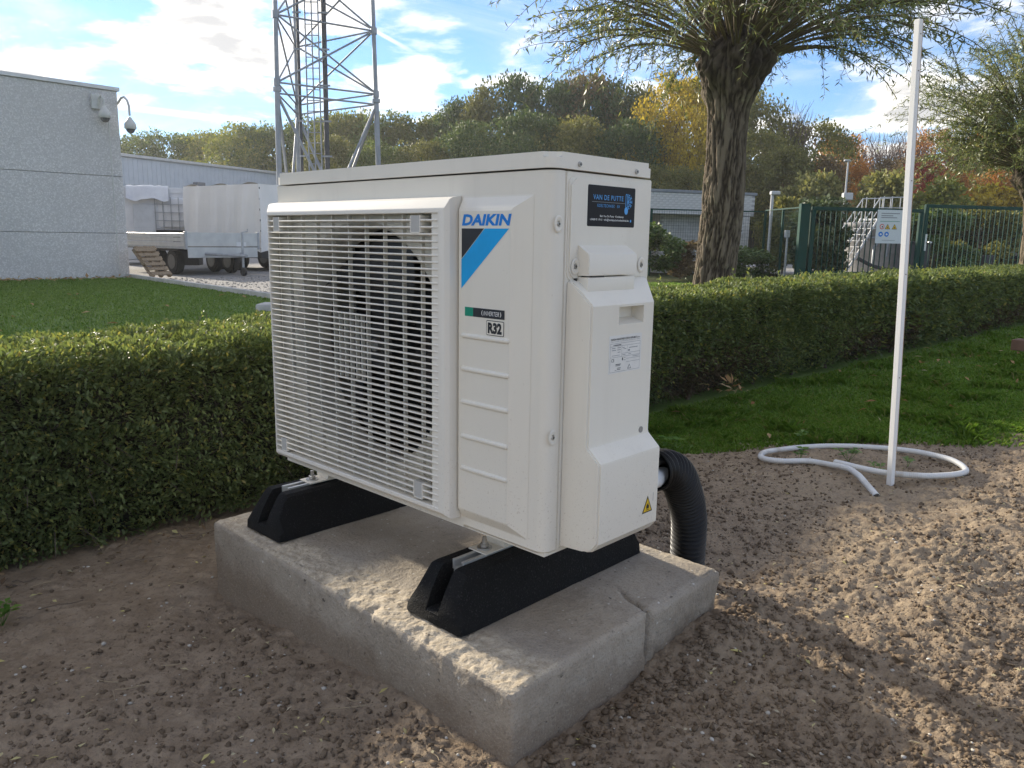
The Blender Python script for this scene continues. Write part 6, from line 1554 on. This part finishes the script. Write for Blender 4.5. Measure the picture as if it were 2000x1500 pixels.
KN = {'green': ('mid green broadleaf tree in the wood behind the hall and mast', 'green trees of the wood'), 'dark': ('dark green tree in the wood above the white unit', 'dark trees of the wood'), 'olive': ('olive green tree in the autumn wood', 'olive trees of the wood'), 'yellowgreen': ('yellowish green tree in the wood around the mast', 'yellow green trees of the wood'), 'yellow': ('bright yellow autumn tree close to the willow trunk', 'yellow trees of the wood'), 'orange': ('orange leaved tree on the wooded slope at the right', 'orange trees of the slope'), 'red': ('single dark red tree among orange ones on the right slope', 'red trees'), 'brown': ('brownish half bare tree in the autumn wood', 'brown trees of the wood'), 'bare': ('bare twiggy tree on the skyline at the right', 'bare trees of the skyline')}
def wood_tree(x, y, h, kind, k, wide=1.0):
    lb, gp_ = KN[kind]
    o = empty('woodland_tree', (x, y, -0.1), random.random() * 6.28, lb, 'tree', gp_)
    s = h * (0.98 + 0.0 * random.random()); sx = s * wide * (0.72 if h > 7 else 0.95); o.scale = (sx, sx, s)
    if kind == 'bare': link(bpy.data.objects.new('crown', bares[k % 2]), o)
    else:
        me = crowns[k % 5].copy(); me.materials.append(WM[kind]); link(bpy.data.objects.new('crown', me), o)
    link(bpy.data.objects.new('trunk', trunks[k % 3]), o)
_cache = {}
def wood_tree(x, y, h, kind, k, wide=1.0, label=None):
    lb, gp_ = KN[kind]
    o = empty('woodland_tree', (x, y, -0.1), random.random() * 6.28, label or lb, 'tree', gp_)
    s = h; sx = s * wide * (0.62 if h > 9 else 0.85); o.scale = (sx, sx, s)
    if kind == 'bare': me = bares[k % 2]
    else:
        if (kind, k % 5) not in _cache:
            me = crowns[k % 5].copy(); me.materials.append(WM[kind]); _cache[(kind, k % 5)] = me
        me = _cache[(kind, k % 5)]
    link(bpy.data.objects.new('crown', me), o); link(bpy.data.objects.new('trunk', trunks[k % 3]), o)
TREES = [(-32.8,66.0,8.4,'olive',1.0),(-29.9,64.0,8.3,'green',1.0),(-27.2,63.0,8.5,'green',1.0),(-24.7,62.0,8.1,'green',1.0),(-22.1,60.0,8.1,'yellowgreen',1.0),(-18.9,56.0,8.3,'yellowgreen',1.0),(-17.6,57.0,8.2,'green',1.0),(-16.2,58.0,8.5,'yellowgreen',1.0),(-13.8,56.0,8.6,'green',1.0),(-11.8,55.0,8.9,'yellowgreen',1.0),(-10.0,55.0,8.8,'olive',1.0),(-8.3,54.0,8.8,'green',1.0),(-6.6,54.0,8.4,'olive',1.0),(-5.1,54.0,8.6,'green',1.0),(-3.4,53.0,9.5,'dark',1.0),(-1.8,52.0,10.1,'olive',1.0),(-0.2,52.0,10.9,'dark',1.0),(1.5,53.0,10.8,'dark',1.0),(3.2,52.0,10.5,'dark',1.0),(4.8,52.0,11.0,'brown',1.0),(6.2,50.0,10.3,'dark',1.0),(7.5,50.0,9.9,'olive',1.0),(8.3,45.0,9.7,'yellow',1.0),(9.7,46.0,9.5,'yellow',1.0),(12.7,50.0,9.5,'olive',1.0),(14.9,50.0,9.8,'olive',1.0),(16.7,50.0,9.1,'bare',1.0),(18.9,52.0,8.4,'olive',1.0),(24.5,62.0,8.8,'orange',1.0),(27.3,64.0,9.3,'bare',1.0),(30.0,66.0,9.8,'bare',1.0),(31.8,66.0,9.7,'bare',1.0),(33.9,66.0,10.0,'orange',1.0),(34.9,64.0,9.5,'bare',1.0),(38.0,66.0,9.9,'orange',1.0),(38.0,62.0,9.5,'brown',1.0),(40.3,62.0,9.7,'olive',1.0),(42.6,62.0,9.8,'green',1.0),(45.3,62.0,9.8,'olive',1.0),(-10.6,46.0,6.3,'olive',1.0),(-7.9,46.0,6.2,'green',1.0),(-4.9,45.0,6.0,'olive',1.0),(-2.2,45.0,7.1,'dark',1.0),(0.6,44.0,7.4,'dark',1.0),(3.3,44.0,7.2,'olive',1.0),(5.8,43.0,7.0,'dark',1.0),(7.0,40.0,4.4,'olive',1.0),(8.5,41.0,4.5,'olive',1.0),(12.4,42.0,6.4,'olive',1.0),(13.4,40.0,5.4,'olive',1.0),(14.9,40.0,5.0,'brown',1.0),(18.9,46.0,5.3,'orange',1.0),(23.6,50.0,6.1,'brown',1.0),(24.3,48.0,5.7,'red',1.0),(25.0,46.0,4.9,'orange',1.0),(29.1,50.0,5.4,'orange',1.0),(30.8,50.0,5.3,'brown',1.0),(33.1,50.0,5.6,'olive',1.0),(-30.2,58.0,6.4,'green',1.0),(-40.1,60.0,8.3,'green',1.0),(-35.6,60.0,8.3,'olive',1.0)]

ORD = ['first', 'second', 'third', 'fourth', 'fifth', 'sixth', 'seventh', 'eighth', 'ninth', 'tenth', 'eleventh', 'twelfth', 'thirteenth', 'fourteenth', 'fifteenth', 'sixteenth', 'seventeenth', 'eighteenth', 'nineteenth', 'twentieth', 'twenty-first', 'twenty-second']
_by = {}
for q_ in sorted(TREES, key=lambda q_: q_[0] / q_[1]): _by.setdefault(q_[3], []).append(q_)
KW = {'green': 'mid green tree', 'dark': 'dark green tree', 'olive': 'olive green tree', 'yellowgreen': 'yellowish green tree', 'yellow': 'bright yellow autumn tree', 'orange': 'orange leaved tree', 'red': 'dark red tree', 'brown': 'brownish half bare tree', 'bare': 'bare twiggy tree'}
for k, q_ in enumerate(TREES):
    x, y, z, kind, wd_ = q_
    n_ = _by[kind].index(q_)
    lb_ = ORD[n_] + ' ' + KW[kind] + ' from the left in the wood behind' if len(_by[kind]) > 1 else 'only ' + KW[kind] + ' in the wood behind, on the right slope'
    wood_tree(x, y, z + 0.2, kind, k, wd_, lb_)
# the far mass of the wood behind the single trees
n = 26000; ang = rng.uniform(-0.62, 0.80, n); dist = rng.uniform(70, 92, n)
tz = rng.random(n) ** 0.8
hgt = 6.3 + 2.6 * fbm(ang * 14, ang * 0, 4, 7) + 2.0 * np.exp(-((ang - 0.05) / 0.2) ** 2)
P = np.stack([np.sin(ang) * dist, np.cos(ang) * dist, tz * hgt], -1)
V, F = leaves_np(P, rdir(n), rdir(n), rng.uniform(0.6, 1.3, n), rng.uniform(0.5, 1.0, n))
tag(ob('distant_wood', mesh_np('distant_wood', V, F), WM['olive']), 'far mass of woodland closing the horizon', 'wood', kind='stuff')
# bushes near the fence
def bush(loc, h, w, mat, seed, label, nleaf=5200, leaf=0.05, group=None):
    o = empty('bush', loc, 0, label, 'bush', group)
    me = crown_mesh('foliage', seed, 26, nleaf, leaf, 0.40, 0.06, 0.96, 0.9); V = np.empty(len(me.vertices) * 3, np.float32); me.vertices.foreach_get('co', V); V = V.reshape(-1, 3) * np.array([w, w, h]); me.vertices.foreach_set('co', V.astype(np.float32).ravel()); me.update()
    tag(ob('foliage', me, mat, o), kind='stuff'); tm = trunk_mesh('stems', seed + 1, 0.7, 0.02); V = np.empty(len(tm.vertices) * 3, np.float32); tm.vertices.foreach_get('co', V); V = V.reshape(-1, 3) * np.array([w, w, h]); tm.vertices.foreach_set('co', V.astype(np.float32).ravel()); tm.update()
    ob('stems', tm, MAT_TRK, o)
WM['ivy'] = leaf_mat('ivy_leaf', [(0, (0.032, 0.054, 0.019)), (0.6, (0.064, 0.099, 0.032)), (1, (0.160, 0.192, 0.080))], 0.2, 0.35, 0.5)
WM['leafy'] = leaf_mat('bush_leaf', [(0, (0.053, 0.098, 0.027)), (0.6, (0.098, 0.158, 0.045)), (1, (0.195, 0.247, 0.090))], 0.3, 0.45, 0.4)
WM['pale'] = leaf_mat('pale_bush_leaf', [(0, (0.125, 0.144, 0.056)), (0.6, (0.225, 0.231, 0.088)), (1, (0.375, 0.350, 0.138))], 0.35, 0.5, 0.3)
bush((3.55, 21.8, -0.1), 1.45, 2.2, WM['leafy'], 401, 'green bush in front of the white brick building')
bush((5.05, 22.0, -0.1), 1.0, 1.9, WM['brown'], 402, 'twiggy brownish bush right behind the willow trunk')
bush((6.5, 22.4, -0.1), 0.9, 1.7, WM['leafy'], 403, 'low green bush at the foot of the mesh fence')
bush((8.75, 22.9, -0.1), 2.1, 2.0, WM['ivy'], 404, 'tall dark ivy covered bush inside the gate', 7500, 0.06)
bush((8.3, 24.6, -0.1), 2.3, 1.8, WM['olive'], 411, 'olive shrub behind the tall ivy bush')
bush((14.6, 27.8, -0.1), 2.25, 3.6, WM['leafy'], 405, 'wide green bush behind the locked gate leaf', 9000, 0.05)
bush((17.2, 29.6, -0.1), 2.3, 3.2, WM['olive'], 406, 'wide olive bush beside the dark cabinet', 8000, 0.05)
bush((13.3, 36.0, -0.1), 4.0, 3.6, WM['pale'], 407, 'pale green airy bush left of the lamp post', 6000)
bush((15.4, 34.0, -0.1), 3.9, 3.8, WM['pale'], 408, 'pale yellow green bush right of the lamp post', 6500)
bush((18.4, 36.0, -0.1), 3.8, 4.6, WM['yellowgreen'], 409, 'round yellow green bush behind the white batten', 7000)
bush((24.0, 40.0, -0.1), 4.0, 4.4, WM['yellow'], 410, 'yellow bush next to the right willow trunk', 5000)
bush((20.8, 31.5, -0.1), 2.6, 3.2, WM['leafy'], 412, 'green bush beyond the dark cabinet at the far right', 6000)
bush((11.2, 29.5, -0.1), 2.6, 3.0, WM['ivy'], 413, 'dark shrub behind the white stair', 6000)

# ------------------------------------------------------------------ haze volume added to lighten the background towards the sun
mh = bpy.data.materials.new('added_haze'); mh.use_nodes = True
th_ = mh.node_tree; th_.nodes.clear()
pv = th_.nodes.new('ShaderNodeVolumePrincipled'); pv.inputs['Color'].default_value = (0.95, 0.96, 0.97, 1); pv.inputs['Density'].default_value = 0.0008; pv.inputs['Anisotropy'].default_value = 0.45
oo = th_.nodes.new('ShaderNodeOutputMaterial'); th_.links.new(pv.outputs[0], oo.inputs['Volume'])
hz = box('haze', mh, None, -980, 980, -980, 980, -1.2, 16.0)
tag(hz, 'thin pale haze added to lighten the background towards the sun', 'haze', kind='stuff')
